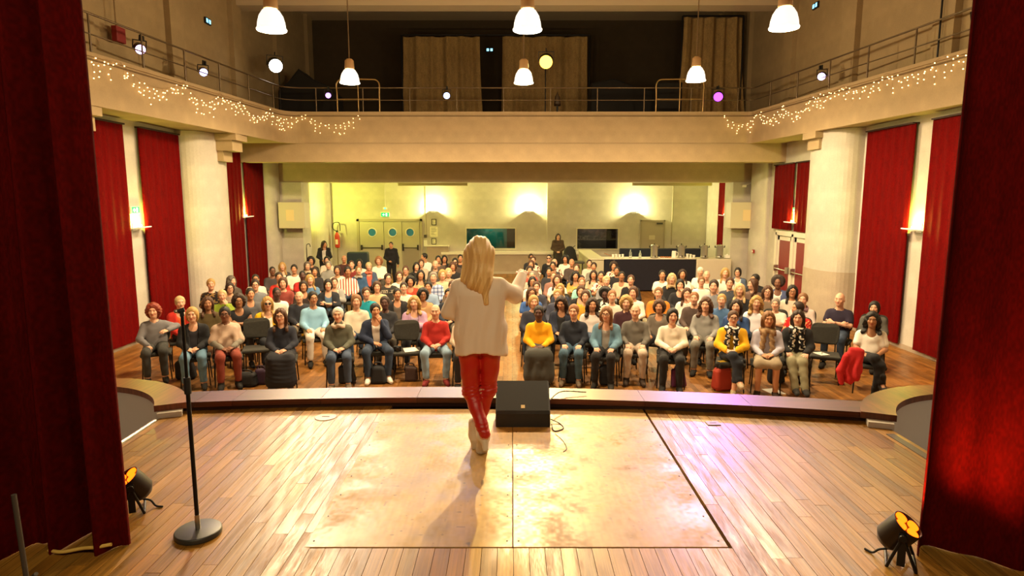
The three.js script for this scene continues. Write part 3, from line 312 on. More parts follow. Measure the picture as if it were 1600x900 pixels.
// ---------- buffet ----------
{ const Z = 21.0, h = 1.1, a = atZ(945, 402, Z)[0], b = atZ(1088, 402, Z)[0], c = 7.38; const cloth = (x0, x1, z0, z1) => { const g = rbx(x1 - x0, h - .03, z0 - z1, .03, (x0 + x1) / 2, (h - .03) / 2 + .03, (z0 + z1) / 2, 3); return g; };
  const t1 = thing('buffet_table', 'long buffet table under a black cloth at the rear', 'table', [0, 0, 0]); mesh('table_frame', bx(a + .05, b - .02, .1, h - .06, -Z - .72, -Z - .08), mat('#3a332c', .7), t1); mesh('tablecloth', cloth(a, b, -Z, -Z - .8), mat('#151222', .9, { map: knit }), t1, 'black front cloth'); mesh('table_top', bx(a, b, h, h + .012, -Z - .8, -Z + .02), mat('#dcd2bd', .7), t1, 'pale cover on top');
  const t2 = thing('buffet_table', 'buffet table under a white cloth by the right pillar', 'table', [0, 0, 0]); mesh('table_frame', bx(b + .06, c - .05, .1, h - .06, -Z - .72, -Z - .08), mat('#3a332c', .7), t2); mesh('tablecloth', cloth(b + .015, c, -Z + .01, -Z - .8), mat('#c9bda8', .85), t2);
  const t3 = thing('side_counter', 'pale counter running back from the left end of buffet', 'counter', [0, 0, 0]); mesh('body', bx(a - .5, a - .02, .02, h - .02, -24.6, -Z - .05), mat('#b5ab90', .7), t3); mesh('top', bx(a - .53, a - .005, h - .02, h + .02, -24.65, -Z - .02), mat('#cdc6a6', .6), t3);
  const urn = (x, l) => { const o = thing('coffee_urn', l, 'coffee urn', [atZ(x, 402, Z + .35)[0], h + .012, -Z - .35], 0, 'steel coffee urns'); mesh('tank', lathe([[0, 0], [.12, 0], [.13, .02], [.13, .05], [.12, .06], [.12, .4], [.125, .41], [.1, .44], [0, .455]], 24), M.steel, o); mesh('lid_knob', lathe([[0, .45], [.02, .45], [.025, .48], [0, .49]], 10), M.black, o); for (const s of [-1, 1]) mesh('handle', [rod([s * .12, .36, 0], [s * .165, .37, 0], .012), rod([s * .165, .35, 0], [s * .165, .42, 0], .014)], M.black, o); mesh('tap', [rod([0, .07, .12], [0, .07, .18], .014), rod([0, .04, .17], [0, .1, .17], .012)], M.black, o); };
  urn(1022, 'steel coffee urn at the left, on the black cloth'); urn(1064, 'steel coffee urn right of the white jug'); urn(1100, 'steel coffee urn on the white cloth nearer the middle'); urn(1124, 'rightmost steel coffee urn beside the pillar');
  const put = (x, dz) => [atZ(x, 402, Z + dz)[0], h + .012, -Z - dz]; { const o = thing('jug', 'white jug with handle between two steel urns', 'jug', put(1053, .3)); mesh('body', lathe([[0, 0], [.075, 0], [.08, .02], [.075, .2], [.07, .24], [.06, .24], [.065, .2], [0, .19]], 20), M.white, o); mesh('handle', tube([[.07, .2, 0], [.12, .19, 0], [.12, .08, 0], [.075, .05, 0]], .011, 14), M.white, o); }
  [985, 1000].forEach((x, i) => { const o = thing('water_bottle', i ? 'clear water bottle on the buffet nearer the urns' : 'taller clear water bottle on the buffet', 'bottle', put(x, .3)); mesh('body', lathe([[0, 0], [.045, 0], [.048, .02], [.046, .17 - i * .03], [.02, .24 - i * .04], [.016, .27 - i * .04], [0, .27 - i * .04]], 14), new THREE.MeshPhysicalMaterial({ color: 0xdfe8e4, roughness: .1, transmission: .8, thickness: .01 }), o); mesh('cap', lathe([[0, .27 - i * .04], [.018, .27 - i * .04], [.018, .29 - i * .04], [0, .29 - i * .04]], 10), mat('#b8c8d8', .5), o); });
  [958, 963, 968, 973].forEach((x, i) => { const o = thing('cup_stack', ['leftmost', 'second', 'third', 'fourth'][i] + ' small pale cup stack on the buffet left of the bottles', 'cups', put(x, .25 + .08 * (i % 2)), 0, 'cup stacks left of the bottles'); mesh('cups', lathe([[0, 0], [.03, 0], [.04, .05], [.034, .05], [.042, .1], [.036, .1], [.044, .13], [0, .12]], 12), M.white, o); });
  [1074, 1079, 1084].forEach((x, i) => { const o = thing('cup_stack', ['tallest', 'middle', 'shortest'][i] + ' white paper cup stack between the middle urns', 'cups', put(x, .25 + .07 * (i % 2)), 0, 'paper cup stacks between the middle urns'); mesh('cups', lathe([[0, 0], [.035, 0], [.045, .14 - i * .02], [.05, .15 - i * .02], [0, .14 - i * .02]], 14), M.white, o); });
  { const o = thing('pastry_tray', 'tray of pastries on the buffet beside the jug', 'tray', put(1040, .2)); mesh('tray', rbx(.42, .02, .24, .008, 0, .01, 0), M.white, o); for (let i = 0; i < 5; i++) mesh('pastry', new THREE.SphereGeometry(.04, 10, 6).scale(1.2, .6, .8).translate(-.14 + i * .07, .04, rr(-.05, .05)), mat('#b5723a', .7), o); }
  { const o = thing('napkin_box', 'white paper box at the right end of the buffet', 'box', put(1136, .3)); mesh('box', rbx(.16, .1, .14, .006, 0, .05, 0), M.white, o); mesh('tissue', new THREE.ConeGeometry(.04, .06, 6).translate(0, .13, 0), M.white, o); }
  { const o = thing('wooden_board', 'wooden serving board leaning on the pale counter end', 'board', put(951, .9)); mesh('board', rbx(.2, .02, .14, .01, 0, .05, 0).rotateZ(-.3), mat('#a8683a', .6), o); mesh('handle', rbx(.1, .02, .03, .008, -.14, .06, 0).rotateZ(-.3), mat('#a8683a', .6), o); }
  { const o = thing('dark_sofa', 'dark low sofa back behind the coffee urns', 'sofa', [5.9, 0, -24.2]); mesh('backrest', rbx(3.4, .55, .2, .05, 0, .92, -.3), mat('#232636', .8), o); mesh('seat', rbx(3.4, .5, .8, .05, 0, .3, .1), mat('#232636', .8), o); mesh('arm', rbx(.22, .7, .9, .05, -1.6, .36, .05), mat('#232636', .8), o); mesh('arm', rbx(.22, .7, .9, .05, 1.6, .36, .05), mat('#232636', .8), o); }
  { const o = thing('covered_stand', 'black covered shape left of the rear right window', 'covered stand', [2.12, 0, -23]); mesh('cover', lathe([[0, 0], [.36, 0], [.4, .4], [.36, .9], [.26, 1.25], [.12, 1.38], [0, 1.4]], 16).scale(.8, 1, .6), mat('#15120f', .85), o); mesh('hanger', rod([.06, 1.3, 0], [.2, 1.42, .02], .012), M.black, o); }
  { const o = thing('storage_box', 'dark folded table right of the black covered shape', 'folded table', [2.28, 0, -22]); mesh('top', rbx(.5, .06, .5, .01, 0, .9, 0), mat('#3a352f', .6), o); for (const s of [-1, 1]) mesh('leg', rod([s * .2, 0, 0], [s * .2, .88, 0], .02), M.blackMetal, o); }
  { const o = thing('blue_suitcase', 'dark teal case standing by the rear door', 'case', [atZ(560, 415, 22.5)[0], 0, -22.5]); mesh('shell', rbx(.75, 1.0, .35, .06, 0, .72, 0), mat('#1d2f36', .6), o); mesh('stand', [rod([-.3, 0, 0], [-.3, .3, 0], .02), rod([.3, 0, 0], [.3, .3, 0], .02)], M.blackMetal, o); }
  { const o = thing('stroller', 'thin dark stand by the rear left pillar', 'stand', [atZ(481, 400, 21)[0], 0, -20.9]); mesh('pole', rod([0, 0, 0], [0, 1.5, 0], .015), M.blackMetal, o); mesh('hook', tube([[0, 1.5, 0], [.02, 1.6, 0], [.1, 1.62, 0], [.13, 1.52, 0]], .012), M.blackMetal, o); mesh('feet', [0, 1, 2].map(k => rod([0, .2, 0], [.25 * Math.sin(k * 2.1), .01, .25 * Math.cos(k * 2.1)], .012)), M.blackMetal, o); } }
// ================= STAGE OBJECTS =================
{ const o = thing('stage_curtain', 'dark red velvet stage curtain at the left', 'curtain', [-2.29, ST + .006, -3.52]); const g = drape(3.4, 6, .11, 12.5, .02, 1.2, 240, .8); g.translate(-3.4, 0, 0); mesh('cloth', g, M.stageCurtain, o); mesh('hem_lining', new THREE.TubeGeometry(new THREE.CatmullRomCurve3([V(-.42, .012, .1), V(-.32, .02, .13), V(-.22, .03, .11), V(-.12, .045, .12), V(-.05, .05, .1)]), 20, .011, 6), mat('#d9b45a', .7), o, 'yellow lining peeping out at the hem');
  const p = thing('stage_curtain', 'red velvet stage curtain at the right edge', 'curtain', [2.35, ST + .006, -3.42]); const g2 = drape(3.4, 6, .1, 6, .02, 2.6, 150, .7); mesh('cloth', g2, M.stageCurtain, p); }
{ const o = thing('microphone_stand', 'black straight microphone stand with round base', 'mic stand', [-1.94, ST, -3.63]); const lean = .0; mesh('base', lathe([[0, 0], [.132, 0], [.136, .006], [.136, .028], [.128, .036], [.03, .04], [0, .04]], 40), mat('#3a3936', .38, { metalness: .3 }), o); mesh('socket', rod([0, .04, 0], [0, .13, 0], .015, 14), M.steel, o); mesh('lower_tube', rod([0, .12, 0], [lean, .95, 0], .0125, 12), M.blackMetal, o); mesh('clutch', rod([0, .9, 0], [0, 1.0, 0], .02, 14), M.black, o); mesh('upper_tube', rod([0, 1, 0], [0, 1.375, 0], .0095, 12), M.blackMetal, o); mesh('microphone_clip', [rod([0, 1.37, 0], [0, 1.4, 0], .012, 10), rod([-.02, 1.4, .005], [.012, 1.41, -.008], .013, 10)], M.black, o); mesh('clip_ring', new THREE.SphereGeometry(.013, 12, 8).translate(-.028, 1.4, .008), M.steel, o); }
{ // wedge floor monitor
  const o = thing('stage_monitor', 'black wedge floor monitor speaker with a small square badge', 'monitor speaker', [.1, ST, -5.48]); const w = .5; const s = new THREE.Shape(); s.moveTo(0, 0); s.lineTo(-.36, 0); s.lineTo(-.36, .28); s.lineTo(-.3, .32); s.lineTo(-.02, .13); s.lineTo(0, .11); const g = new THREE.ExtrudeGeometry(s, { depth: w - .03, bevelEnabled: true, bevelSize: .012, bevelThickness: .014, bevelSegments: 2 }); g.translate(0, .012, -(w - .03) / 2); g.rotateY(Math.PI / 2 * -1); // x' profile: z
  mesh('cabinet', g, mat('#1b1a18', .6), o); const gr = new THREE.BoxGeometry(w - .07, .008, .325); gr.rotateX(Math.atan2(.19, .28)); gr.translate(0, .244, -.158); mesh('grille', gr, mat('#25241f', .75, { map: knit }), o);
  const bd = new THREE.BoxGeometry(.036, .006, .036); bd.rotateX(Math.atan2(.19, .28)); bd.translate(.0, .175, -.05); mesh('badge', bd, mat('#e8cf96', .5), o); const feet = []; for (const a of [-.2, .2]) for (const z of [-.05, -.3]) feet.push(rod([a, -.001, z], [a, .014, z], .015)); mesh('feet', feet, M.black, o);
  const e = thing('speaker_cable', 'thin cable curling beside the floor monitor', 'cable', [0, 0, 0]); mesh('cable', [tube([[.36, ST + .03, -5.6], [.44, ST + .008, -5.55], [.46, ST + .008, -5.42], [.38, ST + .008, -5.36], [.36, ST + .02, -5.5]], .005, 30, 5), tube([[.38, ST + .008, -5.3], [.44, ST + .006, -5.12], [.45, ST + .006, -4.95], [.42, ST + .006, -4.9]], .003, 20, 4), tube([[.36, ST + .13, -5.85], [.5, ST + .14, -6.1], [.75, ST + .12, -6.14]], .006, 14, 5)], mat('#2a2115', .6), e); }
function parCan(pos, turn, dirv, label) { const o = thing('floor_par_light', label, 'stage light', pos, turn, 'red floor par lights'); const dir = V(...dirv).normalize().applyAxisAngle(V(0, 1, 0), -turn); const head = new THREE.Group(); head.name = 'head'; o.add(head); head.position.set(0, .2, 0); head.quaternion.setFromUnitVectors(V(0, 1, 0), dir); const r = .085; const b = lathe([[0, -.13], [.055, -.13], [r, -.09], [r, .05], [r * .94, .05], [r * .94, .03], [0, .03]], 26); mesh('can', b, mat('#1c1210', .4, { metalness: .2 }), head); mesh('lens_plate', new THREE.CylinderGeometry(r * .93, r * .93, .004, 26).translate(0, .033, 0), mat('#3a0a06', .4), head); for (const [x, z] of [[.035, .035], [-.035, .035], [.035, -.035], [-.035, -.035]]) mesh('led_lens', new THREE.CylinderGeometry(.031, .031, .012, 18).translate(x, .04, z), glow('#ff5a06', 4.5), head);
  const y = []; for (const s of [-1, 1]) { y.push(bx(s * (r + .008), s * (r + .02), .03, .22, -.02, .02)); y.push(rod([s * (r + .014), .2, 0], [s * (r + .014), .012, .075], .009)); y.push(rod([s * (r + .014), .2, 0], [s * (r + .014), .012, -.065], .009)); y.push(rod([s * (r), .2, 0], [s * (r + .04), .2, 0], .02)); } y.push(rod([-(r + .014), .012, .075], [r + .014, .012, .075], .009)); y.push(rod([-(r + .014), .012, -.065], [r + .014, .012, -.065], .009)); mesh('yoke', y, M.blackMetal, o); mesh('power_lead', tube([[0, .08, -.02], [.0, .05, -.1], [.02, .012, -.13], [.05, .008, -.17]], .007, 16, 5), M.black, o);
  const l = new THREE.SpotLight(new THREE.Color().setRGB(1, .2, .04), LV.par, 0, 1.25, .8, 2); l.position.copy(V(0, .2, 0).addScaledVector(dir, .06)); l.target.position.copy(V(0, .2, 0).addScaledVector(dir, 3)); l.castShadow = true; l.shadow.radius = 4; o.add(l, l.target); return o; }
parCan([2.21, ST, -3.33], Math.PI / 2 - .5, [.38, .8, .42], 'par light with four orange red lenses by the right curtain'); parCan([-2.52, ST, -3.93], -Math.PI / 2 + .5, [-.38, .8, .42], 'par light glowing red half behind the left curtain');
{ const p = thing('tripod_stand', 'dim metal stand at the far left before the curtain', 'stand', [-2.42, ST, -2.9]); mesh('pole', rod([0, .02, 0], [-.02, .62, 0], .012), mat('#55504a', .5, { metalness: .5 }), p); mesh('brace', [rod([0, .16, 0], [.07, .22, .03], .01), rod([0, .16, 0], [-.2, .04, .05], .01)], mat('#55504a', .5, { metalness: .5 }), p); mesh('foot', [rod([0, .12, 0], [-.3, .01, .1], .01), rod([0, .12, 0], [.02, .01, .25], .01), rod([0, .12, 0], [-.05, .01, -.2], .01)], mat('#55504a', .5, { metalness: .5 }), p); }
// work light batten over the stage, above and behind the camera
{ const o = thing('work_light_batten', 'row of work lamps hung over the stage above the picture', 'stage light', [0, 5.6, .6]); mesh('pipe', rod([-2.4, .18, 0], [2.4, .18, 0], .025), M.blackMetal, o); mesh('hanger', [rod([-2, .18, 0], [-2, 1.4, 0], .01), rod([2, .18, 0], [2, 1.4, 0], .01)], M.blackMetal, o); for (const x of [-1.8, 0, 1.8]) { const fl = new THREE.Group(); fl.name = 'flood_lamp'; fl.rotation.x = .95; o.add(fl); mesh('flood_housing', rbx(1.1, .14, .3, .03, x, .09, 0), M.blackMetal, fl); mesh('flood_glass', bx(x - .5, x + .5, .012, .018, -.12, .12), glow('#ffd9a0', 1.2), fl); const l = new THREE.RectAreaLight(new THREE.Color().setRGB(1, .76, .44), LV.work, 1.0, .24); l.position.set(x, 0, 0); l.rotation.x = -Math.PI / 2; l.castShadow = true; fl.add(l); } }
// unseen lamps added low on the proscenium wall to brighten the two stairwells
for (const [x, l] of [[-4.5, 'added unseen lamp brightening the left stairwell beside the stage'], [4.55, 'added unseen lamp brightening the right stairwell beside the stage']]) { const o = thing('added_stair_lamp', l, 'wall lamp', [x, .72, -4.62]); mesh('base', rbx(.26, .14, .03, .01, 0, 0, .0), M.blackMetal, o); mesh('diffuser', rbx(.22, .11, .05, .024, 0, 0, -.035, 3), glow('#ffe2b8', 1.5), o); const r = new THREE.RectAreaLight(new THREE.Color().setRGB(1, .86, .66), LV.stair * 12, .2, .1); r.position.set(0, 0, -.064); r.castShadow = true; o.add(r); }
// stage floor marks: hatch plates and flecks of tape
[[509, 652, .12, .05, 'round worn floor plate near the left ledge', 0], [1114, 662, .1, .05, 'small metal floor plate near the right ledge', 1]].forEach(([x, y, w, d, l, k]) => { const p = atY(x, y, ST), o = thing('floor_plate', l, 'floor plate', [p[0], ST + .001, p[2]]); mesh('plate', k ? rbx(w * 1.2, .008, d * 2, .003, 0, .003, 0) : lathe([[0, .006], [w * .8, .006], [w * .85, 0], [0, 0]], 24), k ? mat('#6a6258', .5, { metalness: .5 }) : mat('#9a7440', .4), o); mesh('slot', bx(-w * .3, w * .3, .006, .0085, -.006, .006), mat('#2a2018', .6), o); });
// ================= PEOPLE: distance fields meshed with surface nets =================
const smin = (a, b, k) => { const h = Math.max(k - Math.abs(a - b), 0) / k; return Math.min(a, b) - h * h * k * .25; };
const C = (a, b, ra, rb = ra) => { const [ax, ay, az] = a, dx = b[0] - ax, dy = b[1] - ay, dz = b[2] - az, dd = dx * dx + dy * dy + dz * dz + 1e-9; return (x, y, z) => { const px = x - ax, py = y - ay, pz = z - az; let h = (px * dx + py * dy + pz * dz) / dd; h = h < 0 ? 0 : h > 1 ? 1 : h; const qx = px - dx * h, qy = py - dy * h, qz = pz - dz * h; return Math.sqrt(qx * qx + qy * qy + qz * qz) - ra - (rb - ra) * h; }; };
const E = (c, r) => (x, y, z) => { const px = x - c[0], py = y - c[1], pz = z - c[2]; const k0 = Math.hypot(px / r[0], py / r[1], pz / r[2]), k1 = Math.hypot(px / (r[0] * r[0]), py / (r[1] * r[1]), pz / (r[2] * r[2])); return k1 < 1e-6 ? -Math.min(...r) : k0 * (k0 - 1) / k1; };
const U = (list, k) => (x, y, z) => { let d = list[0](x, y, z); for (let i = 1; i < list.length; i++) d = smin(d, list[i](x, y, z), k); return d; };
function net(f, lo, hi, h, colorFn, uvScale) {
  const nx = Math.ceil((hi[0] - lo[0]) / h) + 1, ny = Math.ceil((hi[1] - lo[1]) / h) + 1, nz = Math.ceil((hi[2] - lo[2]) / h) + 1, S = new Float32Array(nx * ny * nz), B = 4, R = h * B * .5 * 1.733 * 1.6 + .012;
  const id = (i, j, k) => (k * ny + j) * nx + i;
  for (let k0 = 0; k0 < nz; k0 += B) for (let j0 = 0; j0 < ny; j0 += B) for (let i0 = 0; i0 < nx; i0 += B) { const c = f(lo[0] + (i0 + 1.5) * h, lo[1] + (j0 + 1.5) * h, lo[2] + (k0 + 1.5) * h), full = Math.abs(c) < R;
    for (let k = k0; k < Math.min(nz, k0 + B); k++) for (let j = j0; j < Math.min(ny, j0 + B); j++) for (let i = i0; i < Math.min(nx, i0 + B); i++) S[id(i, j, k)] = full ? f(lo[0] + i * h, lo[1] + j * h, lo[2] + k * h) : c; }
  const pos = [], vid = new Int32Array(nx * ny * nz).fill(-1), idx = [];
  for (let k = 0; k < nz - 1; k++) for (let j = 0; j < ny - 1; j++) for (let i = 0; i < nx - 1; i++) {
    const v = [S[id(i, j, k)], S[id(i + 1, j, k)], S[id(i, j + 1, k)], S[id(i + 1, j + 1, k)], S[id(i, j, k + 1)], S[id(i + 1, j, k + 1)], S[id(i, j + 1, k + 1)], S[id(i + 1, j + 1, k + 1)]]; let m = 0; for (let q = 0; q < 8; q++) if (v[q] < 0) m++; if (m === 0 || m === 8) continue;
    let sx = 0, sy = 0, sz = 0, n = 0; for (let a = 0; a < 8; a++) for (const bit of [1, 2, 4]) if (!(a & bit)) { const b = a | bit; if ((v[a] < 0) !== (v[b] < 0)) { const t = v[a] / (v[a] - v[b]); sx += (a & 1) + (bit === 1 ? t : 0); sy += ((a >> 1) & 1) + (bit === 2 ? t : 0); sz += (a >> 2) + (bit === 4 ? t : 0); n++; } }
    vid[id(i, j, k)] = pos.length / 3; pos.push(lo[0] + (i + sx / n) * h, lo[1] + (j + sy / n) * h, lo[2] + (k + sz / n) * h); }
  const quad = (a, b, c, d, fl) => { if (a < 0 || b < 0 || c < 0 || d < 0) return; fl ? idx.push(a, c, b, b, c, d) : idx.push(a, b, c, b, d, c); };
  for (let k = 1; k < nz - 1; k++) for (let j = 1; j < ny - 1; j++) for (let i = 1; i < nx - 1; i++) { const s = S[id(i, j, k)] < 0;
    if (s !== S[id(i + 1, j, k)] < 0) quad(vid[id(i, j - 1, k - 1)], vid[id(i, j, k - 1)], vid[id(i, j - 1, k)], vid[id(i, j, k)], !s);
    if (s !== S[id(i, j + 1, k)] < 0) quad(vid[id(i - 1, j, k - 1)], vid[id(i - 1, j, k)], vid[id(i, j, k - 1)], vid[id(i, j, k)], !s);
    if (s !== S[id(i, j, k + 1)] < 0) quad(vid[id(i - 1, j - 1, k)], vid[id(i, j - 1, k)], vid[id(i - 1, j, k)], vid[id(i, j, k)], !s); }
  const g = new THREE.BufferGeometry(); g.setAttribute('position', new THREE.Float32BufferAttribute(pos, 3)); g.setIndex(idx); g.computeVertexNormals();
  if (colorFn) { const col = new Float32Array(pos.length); for (let i = 0; i < pos.length; i += 3) { const c = colorFn(pos[i], pos[i + 1], pos[i + 2]); col[i] = c[0]; col[i + 1] = c[1]; col[i + 2] = c[2]; } g.setAttribute('color', new THREE.Float32BufferAttribute(col, 3)); }
  if (uvScale) { const uv = new Float32Array(pos.length / 3 * 2); for (let i = 0; i < pos.length / 3; i++) { uv[i * 2] = pos[i * 3] * uvScale; uv[i * 2 + 1] = pos[i * 3 + 1] * uvScale; } g.setAttribute('uv', new THREE.Float32BufferAttribute(uv, 2)); }
  return g; }
const memo = {}; const once = (k, f) => memo[k] || (memo[k] = f());
const ONE = () => [1, 1, 1];
// ---- head (local: origin mid head, face +z) ----
const skull = E([0, .03, -.015], [.076, .094, .094]), face = E([0, -.028, .016], [.06, .09, .074]);
function headGeo(cell) { return once('head' + cell, () => { const parts = U([skull, face, E([0, -.088, .052], [.028, .024, .026])], .03), neck = C([0, -.05, -.03], [0, -.2, -.055], .052, .058);
  const nose = C([0, .012, .083], [0, -.026, .1], .008, .0125), brow = C([-.032, .03, .072], [.032, .03, .072], .012), cheek = U([E([-.038, -.022, .062], [.024, .024, .02]), E([.038, -.022, .062], [.024, .024, .02])], .01), lips = U([C([-.018, -.052, .083], [.018, -.052, .083], .006), C([-.014, -.061, .082], [.014, -.061, .082], .007)], .004), ears = U([E([-.077, -.005, -.008], [.012, .032, .02]), E([.077, -.005, -.008], [.012, .032, .02])], .005), sock = [E([-.031, .01, .094], [.018, .011, .016]), E([.031, .01, .094], [.018, .011, .016])], eye = [E([-.031, .009, .074], [.013, .011, .013]), E([.031, .009, .074], [.013, .011, .013])];
  const f = (x, y, z) => { let d = parts(x, y, z); if (Math.abs(d) > .06) { const n = neck(x, y, z); return smin(d, n, .04); } d = smin(d, brow(x, y, z), .02); d = smin(d, cheek(x, y, z), .02); d = smin(d, nose(x, y, z), .012); d = -smin(-d, Math.min(sock[0](x, y, z), sock[1](x, y, z)), .012); d = Math.min(d, eye[0](x, y, z), eye[1](x, y, z)); d = smin(d, lips(x, y, z), .006); d = smin(d, ears(x, y, z), .012); return smin(d, neck(x, y, z), .04); };
  const col = (x, y, z) => { const ax = Math.abs(x); if (z > .05) { const ex = ax - .031, ey = y - .009; if (ex * ex / 1.9 + ey * ey * 1.3 < .00009) return ex * ex + ey * ey < .00003 ? [.07, .05, .04] : [.9, .9, .88]; if (Math.abs(y - .031) < .007 && ax > .012 && ax < .052) return [.3, .24, .2]; if (Math.abs(y + .056) < .012 && ax < .024 && z > .07) return [.78, .42, .4]; if (Math.hypot(ax - .04, y + .022) < .02) return [1, .88, .85]; } return [1, 1, 1]; };
  return net(f, [-.11, -.23, -.13], [.11, .15, .14], cell, col); }); }
// ---- hands (local: wrist at origin, fingers +z, back of hand +y, thumb +x) ----
function handGeo(cell, kind) { return once('hand' + cell + kind, () => { const r = .0088, cur = kind === 'fist' ? 1 : kind === 'flat' ? .12 : .45; const L = [[-.031, .058], [-.0105, .072], [.0105, .076], [.031, .068]]; const list = [];
  for (const [x, l] of L) { let p = [x * .95, 0, .078], a = cur * .5; const segs = [l * .5, l * .3, l * .22]; segs.forEach((s, i) => { const q = [p[0] + x * .12 * s / .05, p[1] - Math.sin(a) * s, p[2] + Math.cos(a) * s]; list.push(C(p, q, r * (1 - i * .08), r * (1 - (i + 1) * .08))); p = q; a += cur * .95; }); }
  const fingers = list; const palm = U([C([-.028, 0, .03], [-.03, -.002, .078], .013), C([0, .001, .0], [0, 0, .078], .017, .014), C([.026, -.001, .03], [.03, 0, .078], .014), C([0, 0, -.03], [0, 0, .02], .026, .022)], .02), thumb = U([C([.022, -.006, .018], [.05, -.014, .048], .0125, .0105), C([.05, -.014, .048], [.056, -.022, .08], .01, .008)], .006);
  const f = (x, y, z) => { let d = smin(palm(x, y, z), thumb(x, y, z), .012), m = 9; for (const q of fingers) m = Math.min(m, q(x, y, z)); return smin(d, m, .006); }; return net(f, [-.065, -.1, -.07], [.09, .05, .18], cell, ONE); }); }
// ---- hair ----
const wob = (x, y, z, s) => Math.sin(x * s + 1.3 * Math.sin(y * s * .7)) * Math.sin(y * s * 1.1 + z * s) * Math.sin(z * s * .9 + 2);
const faceCut = E([0, -.05, .105], [.069, .135, .09]);
const throat = (x, y, z) => Math.min(.058 - Math.abs(x), z + .035);
const sideClip = (y, z) => y > -.13 ? z - (.03 + .35 * y) : z + .0155 - (-.13 - y) * 1.2;
function hairGeo(style, cell) { return once('hair' + style + cell, () => { const hl = E([.008, -.03, .112], [.07, .114, .096]); const cap = (t) => (x, y, z) => Math.max(skull(x, y, z) - t * (.3 + .9 * clamp(hl(x, y, z) / .045)), -hl(x, y, z) + .004 * Math.sin(75 * x + 1), -.92 * (y + .045) + .38 * z); let f, lo = [-.14, -.16, -.17], hi = [.14, .18, .15];
  if (style === 'short') { const c = cap(.013); f = (x, y, z) => c(x, y, z) + .003 * wob(x, y, z, 80); }
  else if (style === 'crop') { const c = cap(.006); f = c; }
  else if (style === 'fringe') { const c = (x, y, z) => Math.max(skull(x, y, z) - .01, z - .012, y - .055, -.92 * (y + .045) + .38 * z); f = c; }
  else if (style === 'bun') { const c = cap(.01), b = E([0, .04, -.125], [.04, .04, .035]); f = (x, y, z) => smin(c(x, y, z), b(x, y, z), .015) + .002 * wob(x, y, z, 110); }
  else if (style === 'bob') { const c = cap(.018), s = E([0, -.015, -.025], [.1, .125, .1]); f = (x, y, z) => smin(c(x, y, z), Math.max(s(x, y, z), -.115 - y, -faceCut(x, y, z), sideClip(y, z)), .015) + .003 * wob(x, y, z, 70); }
  else if (style === 'long') { const c = cap(.018), s = U([E([0, -.1, -.055], [.1, .18, .065]), C([-.084, .03, -.0], [-.1, -.23, .035], .028, .03), C([.084, .03, -.0], [.1, -.23, .035], .028, .03)], .04); f = (x, y, z) => smin(c(x, y, z), Math.max(s(x, y, z), -faceCut(x, y, z), sideClip(y, z), throat(x, y, z)), .02) + .004 * Math.sin(x * 120 + y * 8) * (z < .1 ? 1 : 0); lo = [-.17, -.33, -.17]; }
  else if (style === 'wavy') { const c = cap(.022), s = U([E([0, -.08, -.05], [.12, .19, .085]), C([-.088, .03, -.01], [-.115, -.2, .02], .033, .036), C([.088, .03, -.01], [.115, -.2, .02], .033, .036)], .04); f = (x, y, z) => smin(c(x, y, z), Math.max(s(x, y, z), -faceCut(x, y, z), sideClip(y, z), throat(x, y, z)), .02) + .011 * wob(x, y, z, 62); lo = [-.19, -.33, -.19]; hi = [.19, .19, .15]; }
  else if (style === 'curly') { const c = cap(.03), s = E([0, -.005, -.03], [.128, .14, .12]); f = (x, y, z) => smin(c(x, y, z), Math.max(s(x, y, z), -faceCut(x, y, z), sideClip(y, z)), .02) + .011 * wob(x, y, z, 75); lo = [-.17, -.18, -.19]; hi = [.17, .19, .15]; }
  else { const c = E([0, .05, -.03], [.15, .145, .14]); f = (x, y, z) => Math.max(c(x, y, z), -faceCut(x, y, z), z - .05) + .008 * wob(x, y, z, 85); lo = [-.19, -.14, -.2]; hi = [.19, .22, .15]; }
  return net(f, lo, hi, cell, null, 8); }); }
